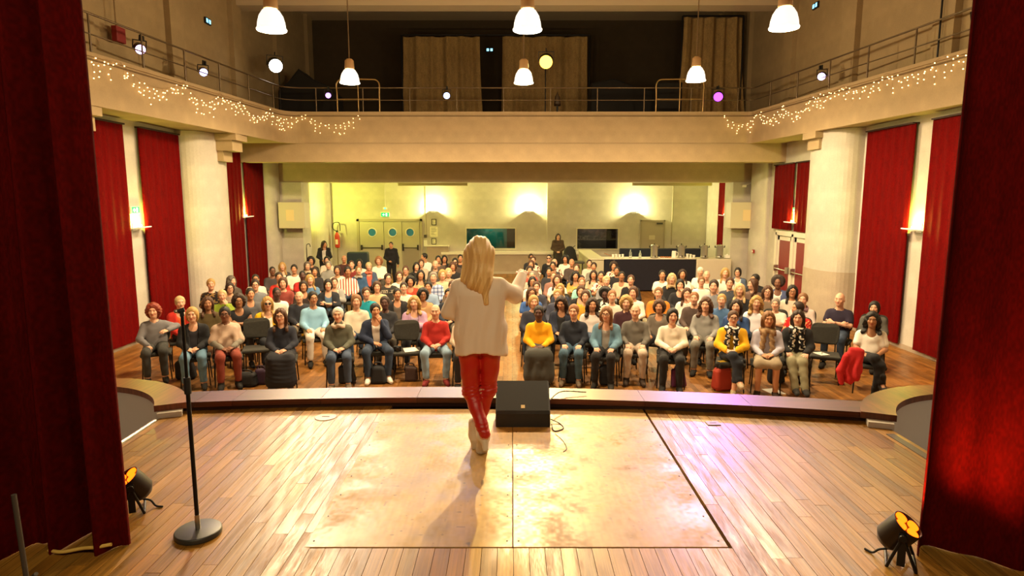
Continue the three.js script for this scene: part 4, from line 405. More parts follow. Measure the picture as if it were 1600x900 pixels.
// ---- sitting poses ----
const sgn = s => s; // -1 right side, +1 left side
function pose(kind) { return once('pose' + kind, () => { const [arm, leg] = kind.split('/'); const P = { pel: [0, .56, -.03], wst: [0, .7, -.05], chs: [0, .86, -.07], nek: [0, 1.0, -.055], head: [0, 1.165, -.01], sh: {}, el: {}, wr: {}, hd: {}, hip: {}, kn: {}, an: {}, toe: {} };
  for (const s of [-1, 1]) { P.sh[s] = [s * .152, .915, -.06]; P.hip[s] = [s * .09, .56, -.01]; P.kn[s] = [s * .125, .535, .42]; P.an[s] = [s * .13, .085, .40]; P.toe[s] = [s * .15, .035, .55];
    if (arm === 'lap') { P.el[s] = [s * .208, .71, .02]; P.wr[s] = [s * .085, .645, .24]; P.hd[s] = [[-s * .75, -.12, .62], [s * .1, .95, .25]]; if (s > 0) P.wr[s][1] += .015; }
    if (arm === 'thigh') { P.el[s] = [s * .212, .71, .03]; P.wr[s] = [s * .13, .655, .25]; P.hd[s] = [[-s * .15, -.25, .95], [0, .97, .25]]; }
    if (arm === 'cross') { P.el[s] = [s * .205, .72, .06]; P.wr[s] = [-s * .06, .765 + s * .015, .15 + s * .02]; P.hd[s] = [[-s * .95, .12, -.15], [0, .25, 1]]; }
    if (arm === 'chin') { if (s < 0) { P.el[s] = [s * .235, .71, .02]; P.wr[s] = [s * .05, .65, .23]; P.hd[s] = [[-s * .8, -.1, .55], [0, .95, .3]]; } else { P.el[s] = [.2, .74, .16]; P.wr[s] = [.075, .99, .125]; P.hd[s] = [[-.3, .92, .02], [.5, .1, .85]]; } }
    if (arm === 'write') { P.el[s] = [s * .215, .73, .05]; P.wr[s] = [s * .06, .69, .27]; P.hd[s] = [[-s * .7, -.1, .7], [0, .9, .4]]; }
    if (arm === 'back') { if (s < 0) { P.el[s] = [s * .235, .71, .06]; P.wr[s] = [s * .1, .63, .28]; P.hd[s] = [[.15, -.5, .85], [0, .85, .5]]; } else { P.el[s] = [.33, .86, -.13]; P.wr[s] = [.2, .84, .1]; P.hd[s] = [[-.7, -.05, .7], [.2, .9, .3]]; } }
    if (leg === 'cross') { if (s < 0) { P.kn[s] = [.04, .64, .41]; P.an[s] = [.15, .29, .5]; P.toe[s] = [.19, .2, .62]; } else { P.kn[s] = [.12, .53, .42]; P.an[s] = [.07, .085, .44]; P.toe[s] = [.07, .035, .6]; } }
    if (leg === 'wide') { P.kn[s] = [s * .19, .535, .41]; P.an[s] = [s * .16, .085, .42]; P.toe[s] = [s * .2, .035, .56]; }
    if (leg === 'fwd') { P.kn[s] = [s * .08, .54, .43]; P.an[s] = [s * .07 + .06, .13, .62]; P.toe[s] = [s * .07 + .08, .12, .77]; } }
  return P; }); }
function torsoF(P, k = 0) { return U([C(P.pel, P.wst, .125 + k, .112 + k), C([-.06, P.pel[1], P.pel[2]], [-.055, P.wst[1], P.wst[2]], .11 + k, .1 + k), C([.06, P.pel[1], P.pel[2]], [.055, P.wst[1], P.wst[2]], .11 + k, .1 + k), C([-.055, P.wst[1], P.wst[2]], [-.075, P.chs[1], P.chs[2]], .1 + k, .1 + k), C([.055, P.wst[1], P.wst[2]], [.075, P.chs[1], P.chs[2]], .1 + k, .1 + k), C(P.sh[-1], [0, P.sh[-1][1] + .035, P.sh[-1][2]], .052 + k, .06 + k), C(P.sh[1], [0, P.sh[1][1] + .035, P.sh[1][2]], .052 + k, .06 + k), C([P.chs[0], P.chs[1], P.chs[2] + .02], [P.nek[0], P.nek[1] - .04, P.nek[2]], .09 + k, .05 + k)], .05); }
const armF = (P, s, k = 0, len = 2) => { const l = [C(P.sh[s], P.el[s], .05 + k, .042 + k)]; if (len > 1) l.push(C(P.el[s], P.wr[s], .042 + k, .029 + k)); else { l.length = 0; const m = [0, 1, 2].map(i => P.sh[s][i] * .38 + P.el[s][i] * .62); l.push(C(P.sh[s], m, .055 + k, .052 + k)); } return U(l, .02); };
const legF = (P, s, k = 0, shin = true) => U(shin ? [C(P.hip[s], P.kn[s], .085 + k, .06 + k), C(P.kn[s], P.an[s], .058 + k, .04 + k)] : [C(P.hip[s], P.kn[s], .088 + k, .066 + k)], .03);
const bounds = (P) => { let lo = [9, 9, 9], hi = [-9, -9, -9]; const add = p => { for (let i = 0; i < 3; i++) { lo[i] = Math.min(lo[i], p[i]); hi[i] = Math.max(hi[i], p[i]); } }; for (const k of ['sh', 'el', 'wr', 'hip', 'kn', 'an', 'toe']) for (const s of [-1, 1]) add(P[k][s]); for (const k of ['pel', 'wst', 'chs', 'nek']) add(P[k]); return [lo.map(v => v - .19), hi.map(v => v + .19)]; };
const LOD = [{ head: .0072, hand: .0075, body: .021, top: .0165, leg: .021, hair: .0092, shoe: .014 }, { head: .011, hand: .013, body: .037, top: .028, leg: .044, hair: .0142, shoe: .028 }, { head: .0138, hand: .017, body: .046, top: .036, leg: .06, hair: .0175, shoe: .04 }];
function withColor(g) { const n = g.clone(); for (const k of Object.keys(n.attributes)) if (!['position', 'normal', 'color'].includes(k)) n.deleteAttribute(k); if (!n.attributes.color) n.setAttribute('color', new THREE.Float32BufferAttribute(new Float32Array(n.attributes.position.count * 3).fill(1), 3)); return n; }
function handMatrix(P, s) { const D = V(...P.hd[s][0]).normalize(), Y = V(...P.hd[s][1]); Y.addScaledVector(D, -Y.dot(D)).normalize(); const X = Y.clone().cross(D); return new THREE.Matrix4().makeBasis(X, Y, D).setPosition(...P.wr[s]); }
function bodyGeo(key, P, lod, yaw, pitch, legs, handKind = 'relax') { return once(`body${key}|${lod}|${yaw}|${pitch}|${legs}|${handKind}`, () => { const L = LOD[lod];
  const base = once(`limbs${key}|${lod}|${legs}`, () => { const list = [torsoF(P, key === 'presenter' ? -.035 : 0), armF(P, -1), armF(P, 1)]; if (legs) for (const s of [-1, 1]) list.push(legF(P, s), C([P.an[s][0], P.an[s][1] - .03, P.an[s][2]], P.toe[s], .036, .028)); const nk = C(P.nek, [0, P.head[1] - .07, P.head[2] - .035], .056, .052); const f = U([...list, nk], .03); const [lo, hi] = bounds(P); if (!legs) lo[1] = .38; return net(f, lo, hi, L.body, null); });
  const hm = headMatrix(P, yaw, pitch), parts = [withColor(base)]; parts.push(withColor(headGeo(L.head)).applyMatrix4(hm));
  for (const s of [-1, 1]) { const h = withColor(handGeo(L.hand, handKind)); if (s > 0) { h.scale(-1, 1, 1); const ix = h.index.array; for (let i = 0; i < ix.length; i += 3) { const t = ix[i]; ix[i] = ix[i + 1]; ix[i + 1] = t; } const nn = h.attributes.normal; void nn; } parts.push(h.applyMatrix4(handMatrix(P, s))); }
  return mergeGeometries(parts); }); }
function headMatrix(P, yaw, pitch) { return new THREE.Matrix4().makeTranslation(P.head[0], P.head[1] - .12, P.head[2] - .03).multiply(new THREE.Matrix4().makeRotationFromEuler(new THREE.Euler(pitch, yaw, 0, 'YXZ'))).multiply(new THREE.Matrix4().makeTranslation(0, .12, .03)); }
const fold = (x, y, z) => .0045 * Math.sin(30 * y + 14 * x + 3 * Math.sin(17 * z)) * Math.sin(23 * x - 11 * y + 2);
function topGeo(key, P, lod, type, hem = .5) { return once(`top${key}|${lod}|${type}|${hem}`, () => { const [kind, neck, open] = type.split('-'); const k = kind === 'coat' ? .026 : kind === 'inner' ? .008 : kind === 'shawl' ? .03 : .013; const sl = kind === 'tee' ? 1 : kind === 'vest' || kind === 'inner' ? 0 : 2; const list = [torsoF(P, k)]; if (kind === 'shawl') list.push(C([-.14, .91, -.05], [-.21, .73, .0], .06, .075), C([.14, .91, -.05], [.21, .73, .0], .06, .075), C([.13, .93, .03], [-.1, .72, .1], .04, .05), C([.12, .88, .03], [.14, .58, .14], .045, .04)); else if (sl) for (const s of [-1, 1]) list.push(armF(P, s, sl === 1 ? .014 : .014 + (k > .02 ? .008 : 0), sl)); const body = U(list, .03), nk = C([0, 1.01, -.04], [0, 1.12, -.03], .066, .07), col = C([-.05, 1.0, .0], [.05, 1.0, .0], .03), vn = neck === 'v' ? C([0, 1.06, .06], [0, .88, .075], .085, .008) : neck === 'scoop' ? E([0, .98, .05], [.085, .085, .09]) : neck === 'low' ? E([0, .97, .05], [.1, .1, .09]) : null; const poloN = C([0, .99, -.05], [0, 1.045, -.045], .07, .062);
  const f = (x, y, z) => { let d = body(x, y, z) + fold(x, y, z) * (kind === 'shawl' ? 1.2 : 1); if (neck === 'polo' || neck === 'collar') d = smin(d, poloN(x, y, z), .02); if (neck !== 'polo') d = Math.max(d, -(nk(x, y, z) + (neck === 'collar' ? .012 : 0))); if (vn) d = Math.max(d, -vn(x, y, z)); if (open) d = Math.max(d, Math.min(1, (.045 + (y - .5) * .07) - Math.abs(x) > 0 && z > -.02 ? Math.min((.045 + (y - .5) * .07) - Math.abs(x), z + .02) : -1)); return Math.max(d, hem - y); }; void col;
  const [lo, hi] = bounds(P); lo[1] = hem - .06; hi[1] = 1.16; return net(f, lo, hi, LOD[lod].top, null, 4); }); }
function botGeo(key, P, lod, type) { return once(`bot${key}|${lod}|${type}`, () => { const hips = U([C([-.06, .56, -.03], [.06, .56, -.03], .125)], .05); let f; const low = type === 'long' ? .115 : type === 'crop' ? .22 : type === 'shorts' ? .44 : 0;
  if (type === 'skirt') { const a = U([hips, legF(P, -1, .014, false), legF(P, 1, .014, false), C(P.kn[-1], P.kn[1], .07), C([-.06, .56, .15], [.06, .56, .15], .08)], .05); f = (x, y, z) => Math.max(a(x, y, z) + fold(x, y, z), .435 - y); }
  else if (type === 'maxi') { const a = U([hips, legF(P, -1, .03), legF(P, 1, .03), C(P.kn[-1], P.kn[1], .09), E([0, .34, .4], [.24, .3, .16]), E([0, .2, .42], [.25, .16, .17])], .08); f = (x, y, z) => Math.max(a(x, y, z) + .012 * Math.sin(x * 42 + Math.sin(y * 9)) * (y < .45 ? 1 : .2), .075 - y); }
  else if (type === 'puffer') { const a = U([hips, legF(P, -1, .035), legF(P, 1, .035), C(P.kn[-1], P.kn[1], .085), E([0, .32, .44], [.23, .28, .12]), E([0, .2, .45], [.24, .14, .13])], .06); f = (x, y, z) => Math.max(a(x, y, z) + .005 * Math.sin(y * 95 + z * 40 + x * 8), .1 - y); }
  else { const a = U([hips, legF(P, -1, .014), legF(P, 1, .014)], .035); f = (x, y, z) => Math.max(a(x, y, z) + fold(x, y, z), low - y); }
  const [lo, hi] = bounds(P); hi[1] = .78; lo[1] = 0; return net(f, lo, hi, LOD[lod].leg, null, 4); }); }
function shoeGeo(key, P, lod, s, type) { return once(`shoe${key}|${lod}|${s}|${type}`, () => { const a = P.an[s], t = P.toe[s], hx = a[0], hz = a[2] - .05, fy = t[1]; const D = [t[0] - hx, 0, t[2] - hz]; const list = [C([hx, fy + .02, hz + .01], [hx + D[0] * .5, fy + .012, hz + D[2] * .5], .044, .042), C([hx + D[0] * .5, fy + .01, hz + D[2] * .5], [t[0], fy + .002, t[2]], .044, .036)]; if (type === 'boot') list.push(C([hx, fy + .03, hz + .04], [a[0], a[1] + .1, a[2]], .05, .052)); else list.push(C([hx, fy + .03, hz + .03], [a[0], a[1] - .005, a[2] - .005], .043, .045)); const u = U(list, .03); const tilt = (t[1] > .08); const f = (x, y, z) => Math.max(u(x, y, z), tilt ? -1 : .004 - y); return net(f, [Math.min(hx, t[0]) - .1, -.03 + (tilt ? t[1] - .1 : 0), Math.min(hz, t[2]) - .09], [Math.max(hx, t[0]) + .1, a[1] + .2, Math.max(hz, t[2]) + .1], LOD[lod].shoe, null, 4); }); }
const glassesGeo = () => once('glasses', () => merge([new THREE.TorusGeometry(.021, .0028, 5, 14).scale(1.15, .85, 1).translate(-.032, .006, .098), new THREE.TorusGeometry(.021, .0028, 5, 14).scale(1.15, .85, 1).translate(.032, .006, .098), rod([-.01, .009, .1], [.01, .009, .1], .0025, 4), rod([-.055, .01, .094], [-.08, .008, .0], .0025, 4), rod([.055, .01, .094], [.08, .008, .0], .0025, 4)]));
const shadesGeo = () => once('shades', () => merge([glassesGeo(), E_(-.032), E_(.032)])); function E_(x) { return new THREE.SphereGeometry(.022, 10, 8).scale(1.1, .85, .2).translate(x, .006, .098); }
function scarfGeo(P, lod, big) { return once(`scarf${lod}${big}`, () => { const r = big ? .042 : .032; const ring = []; for (let i = 0; i < 12; i++) { const a = i / 12 * 6.283, b = (i + 1) / 12 * 6.283, q = t => [.085 * Math.sin(t), 1.0 + .015 * Math.cos(t * 2) - .02 * Math.cos(t), -.035 + .085 * Math.cos(t)]; ring.push(C(q(a), q(b), r)); } if (big) ring.push(C([-.05, .98, .06], [-.085, .68, .1], .04, .045), C([.05, .98, .06], [.08, .7, .1], .04, .045)); const u = U(ring, .02); return net((x, y, z) => u(x, y, z) + .008 * Math.sin(60 * y + 45 * x), [-.2, .58, -.2], [.2, 1.1, .2], LOD[lod].top * .8, null, 6); }); }
// fabrics with a woven or printed pattern
const pat = (fn, n = 128) => texture(n, n, fn); const fabrics = {
  stripes: pat((u) => (u * 4 % 1) < .4 ? [.62, .2, .16] : [.93, .86, .8]), plaid: pat((u, v) => { const a = (u * 3 % 1) < .3, b = (v * 3 % 1) < .3; return a && b ? [.25, .3, .5] : a || b ? [.45, .5, .66] : [.72, .76, .86]; }),
  floral: pat((u, v) => { const n = vnoise(u * 9, v * 9, 9, 9); return n > .62 ? [.45, .2, .2] : n > .45 ? [.7, .62, .5] : [.9, .86, .8]; }), darkprint: pat((u, v) => { const n = vnoise(u * 10, v * 10, 10, 10); return n > .6 ? [.55, .42, .22] : n > .45 ? [.25, .16, .1] : [.1, .07, .06]; }), bw: pat((u, v) => vnoise(u * 8, v * 8, 8, 8) > .52 ? [.92, .9, .85] : [.05, .05, .06]), gauze: pat((u, v) => { const a = (v * 12 % 1) < .3 ? .75 : 1; return [.62 * a, .5 * a, .36 * a]; }), redprint: pat((u, v) => vnoise(u * 10, v * 10, 10, 10) > .6 ? [.9, .6, .4] : [.75, .08, .08]), text: pat((u, v) => (v > .35 && v < .62 && u > .05 && u < .95 && (v * 9 % 1) < .55 && hash(Math.floor(u * 22), Math.floor(v * 9)) > .3) ? [.8, .75, .66] : [.18, .17, .16]) };
const cloth = c => fabrics[c] ? mat('#ffffff', .9, { map: fabrics[c] }) : mat(c, .9);
const skins = { l: '#d3a184', m: '#bd8763', t: '#a06f4d', d: '#54342a', b: '#7a4f38' };
const skinMat = k => once('skin' + k, () => new THREE.MeshPhysicalMaterial({ color: new THREE.Color(skins[k] || k), roughness: .55, vertexColors: true }));
const hairCols = { blk: '#15100e', dbr: '#2b1a12', br: '#4a2d1b', lbr: '#7a5433', bl: '#a8844c', lbl: '#bfa274', gr: '#7d756c', wh: '#cfc7bb', red: '#7c2a14', gin: '#8a5a36', agr: '#5c534b' };
function person(o) { // o: spot, turn, scale, pose, clothing
  const key = o.pose || 'lap/', P = pose(key), lod = o.lod, g = thing('person', o.label, 'person', o.pos, o.turn, o.group); g.scale.setScalar(o.scale || 1);
  const bare = o.bot === 'skirt' || o.bot === 'crop' || o.bot === 'shorts'; const yaw = o.yaw || 0, pitch = o.pitch || 0;
  mesh('body', bodyGeo(key, P, lod, yaw, pitch, lod === 0 || bare ? 1 : 0), skinMat(o.skin || 'l'), g);
  dress(g, key, P, lod, o, yaw, pitch); return g; }
function dress(g, key, P, lod, o, yaw, pitch) { const hm = headMatrix(P, yaw, pitch);
  const [hs, hc] = (o.hair || 'short:br').split(':'); if (hs !== 'bald') { const h = mesh('hair', hairGeo(hs, LOD[lod].hair), mat(hairCols[hc] || hc, .6), g); h.applyMatrix4(hm); }
  const [tt, tc, ic] = (o.top || 'long-round:#444').split(':'); mesh(tt.startsWith('shawl') ? 'shawl' : tt.includes('open') ? 'jacket' : 'top', topGeo(key, P, lod, tt), cloth(tc), g); if (ic || tt.startsWith('shawl')) mesh(tt.startsWith('shawl') ? 'jumper' : 'shirt', topGeo(key, P, lod, tt.startsWith('shawl') ? 'long-round' : 'inner-scoop', .53), cloth(ic || '#777166'), g);
  const bt = o.bot || 'long', bc = o.botC || '#23252c'; mesh(bt === 'skirt' || bt === 'maxi' ? 'skirt' : bt === 'puffer' ? 'coat_on_lap' : 'trousers', botGeo(key, P, lod, bt), cloth(bc), g);
  for (const s of [-1, 1]) mesh('shoe', shoeGeo(key, P, lod, s, o.shoe || 'low'), cloth(o.shoeC || '#1c1917'), g);
  if (o.glasses) mesh('glasses', o.glasses === 2 ? shadesGeo() : glassesGeo(), M.black, g).applyMatrix4(hm); if (o.scarf) mesh('scarf', scarfGeo(P, lod, o.scarfBig), cloth(o.scarf), g); }
// ---- chairs ----
function makeChair() { const c = thing('conference_chair', 'grey', 'chair', [0, 0, 0]); const f = mat('#37352f', .9, { map: knit }), m = M.blackMetal; mesh('seat', rbx(.47, .06, .45, .025, 0, .445, .02), f, c); const bs = new THREE.Shape(); bs.moveTo(-.12, 0); bs.lineTo(.12, 0); bs.quadraticCurveTo(.2, 0, .21, .1); bs.quadraticCurveTo(.225, .2, .215, .27); bs.quadraticCurveTo(.205, .34, .12, .345); bs.lineTo(-.12, .345); bs.quadraticCurveTo(-.205, .34, -.215, .27); bs.quadraticCurveTo(-.225, .2, -.21, .1); bs.quadraticCurveTo(-.2, 0, -.12, 0); const b = new THREE.ExtrudeGeometry(bs, { depth: .03, bevelEnabled: true, bevelSize: .01, bevelThickness: .008, bevelSegments: 1, curveSegments: 4 }); { const p = b.attributes.position; for (let i = 0; i < p.count; i++) p.setZ(i, p.getZ(i) - .015 + .6 * p.getX(i) ** 2); b.computeVertexNormals(); } b.rotateX(-.16); b.translate(0, .6, -.235); mesh('backrest', b, f, c); for (const s of [-1, 1]) { mesh('leg', rod([s * .2, .42, .2], [s * .22, .0, .24], .011, 6), m, c); mesh('leg', rod([s * .2, .42, -.18], [s * .22, .0, -.27], .011, 6), m, c); mesh('back_support', rod([s * .17, .42, -.19], [s * .17, .7, -.25], .012, 6), m, c); } mesh('frame', [rod([-.2, .42, -.18], [-.2, .42, .2], .011, 6), rod([.2, .42, -.18], [.2, .42, .2], .011, 6), rod([-.2, .42, .2], [.2, .42, .2], .011, 6), rod([-.2, .42, -.18], [.2, .42, -.18], .011, 6)], m, c); return c; }
const chair0 = makeChair(); let chairUsed = false;
function chairAt(pos, turn, label, group) { if (!chairUsed) { chairUsed = true; chair0.position.set(...pos); chair0.rotation.y = turn; chair0.userData.label = label; if (group) chair0.userData.group = group; return chair0; } const r = copyOf(chair0, pos, turn, label); if (group) r.userData.group = group; else delete r.userData.group; return r; }
// ---- audience: head position in the photograph, hair, skin, top, what the label says ----
const W_ = '#d8d0c4', K_ = '#16151a', N_ = '#1c2233', G_ = '#6d6a66', Y_ = '#e0a200';
const A = [
 // front row
 [239, 487, 'curly:red', 'l', 'long-v:#6f6c70', 'grey-blue blouse with one arm over the chair back', { pose: 'back/', botC: '#3a3a38', f: 1 }],
 [304, 493, 'bob:bl', 'l', 'coat-round-open:#15151a:#222028', 'black jacket and blue jeans', { botC: '#5b7d96', f: 1, pose: 'lap/' }],
 [348, 492, 'short:blk', 'b', 'shawl-round:#b39a88', 'draped beige and pink shawl and rust trousers', { botC: '#7c3526', shoe: 'boot', glasses: 1, f: 1 }],
 [438, 495, 'long:br', 'l', 'long-v:#1f2230', 'navy v-neck with a quilted coat over the knees', { bot: 'puffer', botC: '#1a1b24', glasses: 1, f: 1, shoeC: '#6a5a52' }],
 [544, 493, 'short:wh', 'l', 'long-polo:#55564a', 'olive grey jumper with pale scarf and jeans', { botC: '#3a4860', scarf: '#c0ad9a', f: 1, shoeC: '#7a6a58' }],
 [605, 486, 'short:blk', 'm', 'coat-round-open:#1f2a44:#dcd2c8', 'navy blazer leaning chin on hand', { pose: 'chin/wide', botC: '#2c3a50', shoeC: '#e4ded4', f: 1 }],
 [681, 488, 'bald:', 'l', 'long-round:#a8221a', 'red sweatshirt and faded jeans', { pose: 'lap/wide', botC: '#7f98ae', shoeC: '#7a2020', f: 1 }],
 [713, 492, 'bob:lbr', 'l', 'long-round:#cbb9a4', 'pale coat mostly hidden behind the presenter', { botC: '#26252a', f: 1 }],
 [842, 490, 'bun:blk', 'd', 'long-collar:#e6a400', 'bright mustard shirt and long grey skirt', { bot: 'maxi', botC: '#3c3c38', f: 1 }],
 [899, 488, 'short:gin', 'l', 'long-collar:#1c2230', 'dark navy jumper over white collar and jeans', { pose: 'thigh/', botC: '#3d586c', shoeC: '#7d6c5a', scarf: 0, f: 1 }],
 [945, 492, 'long:lbr', 'l', 'coat-collar-open:#5d8199:#8b8680', 'blue denim jacket with hands on knees', { pose: 'thigh/', botC: '#1a191c', glasses: 1, shoe: 'boot', f: 1 }],
 [995, 488, 'fringe:lbr', 'l', 'long-collar:#66615a', 'grey shirt and pale chinos', { pose: 'thigh/', botC: '#b5a391', shoe: 'boot', shoeC: '#3a2c22', f: 1 }],
 [1049, 495, 'bob:blk', 'l', 'long-v:#e0d6c4', 'cream jumper and black trousers', { pose: 'write/', botC: '#1d1c1e', shoe: 'boot', f: 1 }],
 [1149, 498, 'bun:br', 'l', 'coat-round-open:#dba50a:#caa020', 'mustard cardigan with black and white scarf, writing', { pose: 'write/cross', bot: 'crop', botC: '#1e2430', scarf: 'bw', scarfBig: 1, glasses: 1, shoeC: '#a8977c', f: 1 }],
 [1201, 500, 'long:lbr', 'm', 'long-collar:#b7b5c8', 'lilac shirt with long beige scarf and bare legs', { bot: 'skirt', botC: '#9a8a72', scarf: 'gauze', scarfBig: 1, shoeC: '#3a2a20', f: 1 }],
 [1245, 498, 'long:dbr', 'l', 'coat-round-open:#17171a:#222', 'black jacket with patterned scarf and olive trousers', { pose: 'thigh/fwd', botC: '#8a8468', scarf: 'bw', scarfBig: 1, shoeC: '#222', f: 1 }],
 [1364, 501, 'wavy:blk', 't', 'tee-scoop:#e8e2d8', 'white t-shirt and black trousers with legs crossed', { pose: 'lap/cross', botC: '#15151a', shoe: 'boot', f: 1 }],
 // second row
 [284, 474, 'short:lbl', 'l', 'coat-round-open:#c0281c:#d5552a', 'red cardigan over an orange top'], [324, 475, 'long:br', 't', 'long-round:#4f4020', 'olive brown jacket'], [370, 471, 'curly:dbr', 't', 'vest-scoop:#17161c', 'black sleeveless top with crossed arms', { pose: 'cross/', glasses: 1 }],
 [417, 475, 'long:bl', 'l', 'coat-round-open:#e3b50c:#ded6cc', 'yellow cardigan over a white top', { glasses: 2 }], [460, 465, 'fringe:wh', 'l', 'coat-round:#20232e', 'dark tracksuit jacket and shorts', { bot: 'shorts', botC: '#6b5f50', f: 1, shoeC: '#333' }], [488, 467, 'short:blk', 'm', 'long-v:#86b4d4', 'light blue cardigan', { glasses: 1, botC: '#d8cfc4' }],
 [557, 472, 'bob:lbr', 'l', 'long-round:#d6cbb8', 'cream jumper'], [601, 474, 'short:dbr', 'd', 'long-round:#2a2a30', 'dark top hidden behind the navy blazer'], [647, 474, 'wavy:bl', 'l', 'coat-round-open:#b48fb0:#a890a8', 'lilac cardigan'],
 [838, 473, 'bob:bl', 'l', 'long-round:#2b2d3c', 'dark navy jacket at the aisle'], [877, 473, 'wavy:dbr', 'm', 'coat-round-open:#23283a:#17161a', 'navy jacket over a black t-shirt, looking down', { pitch: .3 }], [924, 477, 'wavy:dbr', 'm', 'tee-round:#d9cdc8', 'pale pink t-shirt'], [977, 474, 'curly:bl', 'l', 'long-collar:#3d1a22', 'burgundy fleece jacket'], [1030, 480, 'curly:br', 'm', 'long-scoop:#6c6258', 'ribbed taupe jumper'],
 [1115, 477, 'wavy:br', 'l', 'long-v:#8a8885', 'light grey v-neck jumper and grey trousers', { botC: '#77736a', f: 1, pose: 'thigh/' }], [1160, 480, 'long:dbr', 'l', 'long-round:#2f4c80', 'royal blue blouse'], [1213, 476, 'bun:gr', 'l', 'tee-round:#e6dfd2', 'white t-shirt with crossed arms', { pose: 'cross/' }], [1266, 483, 'short:dbr', 'm', 'long-round:redprint', 'red patterned jacket, head turned away', { yaw: -.9 }], [1329, 482, 'bob:blk', 'l', 'coat-round-open:#5a5853:#c8c0b2', 'grey cardigan with dark scarf', { scarf: '#3a3a3c', f: 1 }], [1289, 469, 'bald:', 'l', 'tee-round:#231a30', 'dark purple t-shirt with crossed arms', { pose: 'cross/', big: 1.05 }],
 // third
 [349, 463, 'short:lbl', 'l', 'long-collar:#86992c', 'lime green top with chin on hand', { pose: 'chin/' }], [390, 460, 'bun:blk', 'm', 'tee-scoop:#55555a', 'charcoal scoop-neck top'], [439, 459, 'crop:blk', 'd', 'long-round:#e2dacc', 'white sweatshirt'], [499, 446, 'bob:blk', 'l', 'coat-round-open:#1d2028:#54708e', 'dark cardigan over a blue top'],
 [572, 459, 'short:br', 'l', 'tee-collar:#0f8a9c', 'bright teal polo shirt'], [622, 460, 'bun:blk', 'm', 'coat-collar-open:#1b1a1d:#5c5048', 'black jacket, smiling'], [664, 461, 'curly:blk', 't', 'long-scoop:#b99066', 'sand coloured top', { glasses: 1 }], [696, 461, 'short:blk', 'm', 'long-collar:#1f2534', 'navy button shirt'],
 [839, 459, 'long:br', 'm', 'tee-round:#3a5ea0', 'blue and pink top at the aisle', { glasses: 1 }], [880, 462, 'short:bl', 'l', 'long-round:#3c3f52', 'slate top half hidden'], [918, 464, 'bob:br', 'l', 'long-round:#c8952a', 'ochre jumper'], [907, 456, 'bob:br', 'l', 'coat-round-open:#1a191d:#d3a52e', 'black jacket over a yellow top'], [950, 460, 'afro:blk', 'd', 'long-round:bw', 'black and white patterned top, looking down', { pitch: .25 }], [967, 464, 'bun:gin', 'l', 'long-round:#c9c6b8', 'pale grey-green top'], [1010, 459, 'short:lbr', 'l', 'coat-round-open:#c87a22:#d8a060', 'orange jacket'], [995, 458, 'bob:br', 'l', 'long-round:#e4dccd', 'white blouse, smiling'], [1076, 460, 'long:br', 'l', 'long-v:#e8e1d6', 'loose white blouse with hand raised to the face', { pose: 'chin/', botC: '#8d949c' }],
 [1112, 467, 'bun:gin', 'l', 'long-round:#4a3a34', 'brown top hidden behind the grey jumper'], [1148, 470, 'bun:bl', 'l', 'long-collar:#42628c', 'denim shirt'], [1190, 474, 'wavy:bl', 'l', 'tee-round:#d9d4dc', 'white and lavender top'], [1232, 469, 'short:lbr', 'l', 'long-v:#d3c3bd', 'white top with mauve scarf', { scarf: '#8a6a74' }],
 // further left block
 [341, 445, 'short:bl', 'l', 'long-round:darkprint', 'dark patterned blouse by the left pilaster'], [372, 451, 'bob:dbr', 'l', 'long-round:#a48d78', 'beige top', { glasses: 1 }], [408, 446, 'short:dbr', 'l', 'long-collar:#6e7076', 'grey button shirt', { glasses: 1, big: 1.03 }], [370, 440, 'wavy:agr', 'l', 'long-round:#4e4640', 'dark top, head turned towards the wall', { yaw: .8 }], [397, 437, 'crop:blk', 't', 'tee-round:#dfd7ca', 'white top next to the dark turned head'], [439, 443, 'bob:br', 'l', 'long-round:#8a3d34', 'faded red top'], [457, 448, 'bob:dbr', 'm', 'long-scoop:#3a2c2a', 'dark scoop-neck top'], [484, 438, 'long:bl', 'l', 'long-collar:#56779a', 'light denim shirt'], [522, 442, 'bun:br', 'l', 'coat-round-open:#8e8c8a:#d8d2c8', 'grey cardigan over a striped white t-shirt', { pose: 'cross/' }],
 [430, 434, 'bun:dbr', 'm', 'long-round:#c02a1e', 'bright red top, hair tied up'], [472, 431, 'crop:blk', 'd', 'tee-round:#b02320', 'red t-shirt beside a white t-shirt'], [426, 424, 'crop:blk', 'b', 'long-round:#403a3c', 'dark jumper near the left drape', { glasses: 1 }], [459, 421, 'short:blk', 'm', 'tee-round:#e3dccf', 'plain white t-shirt'], [441, 417, 'long:bl', 'l', 'coat-round-open:#3c3c40:#dcd5c8', 'dark cardigan over white by the left drape'], [491, 425, 'short:dbr', 'm', 'coat-round:#26242a', 'dark zipped jacket'], [480, 416, 'bob:agr', 'l', 'long-round:#4b4742', 'grey coat with beige scarf', { scarf: '#b8a68e' }], [513, 415, 'short:gr', 'l', 'long-polo:#8c8a84', 'grey roll-neck jumper'], [527, 423, 'bob:dbr', 'm', 'long-round:#d8cdbf', 'off-white blouse behind striped shirt'], [543, 425, 'short:blk', 't', 'long-collar:stripes', 'red and white striped shirt', { big: 1.05, f: 1 }], [549, 414, 'crop:br', 'l', 'long-round:#7a2a26', 'brick red jumper'], [536, 405, 'bald:', 'm', 'long-collar:#4a2a26', 'dark maroon shirt at the very back'], [511, 407, 'bob:blk', 'l', 'long-round:#d9d0bd', 'cream jacket at the very back'], [487, 408, 'curly:blk', 'm', 'long-round:#2a2624', 'black top beside the standing black cardigan'],
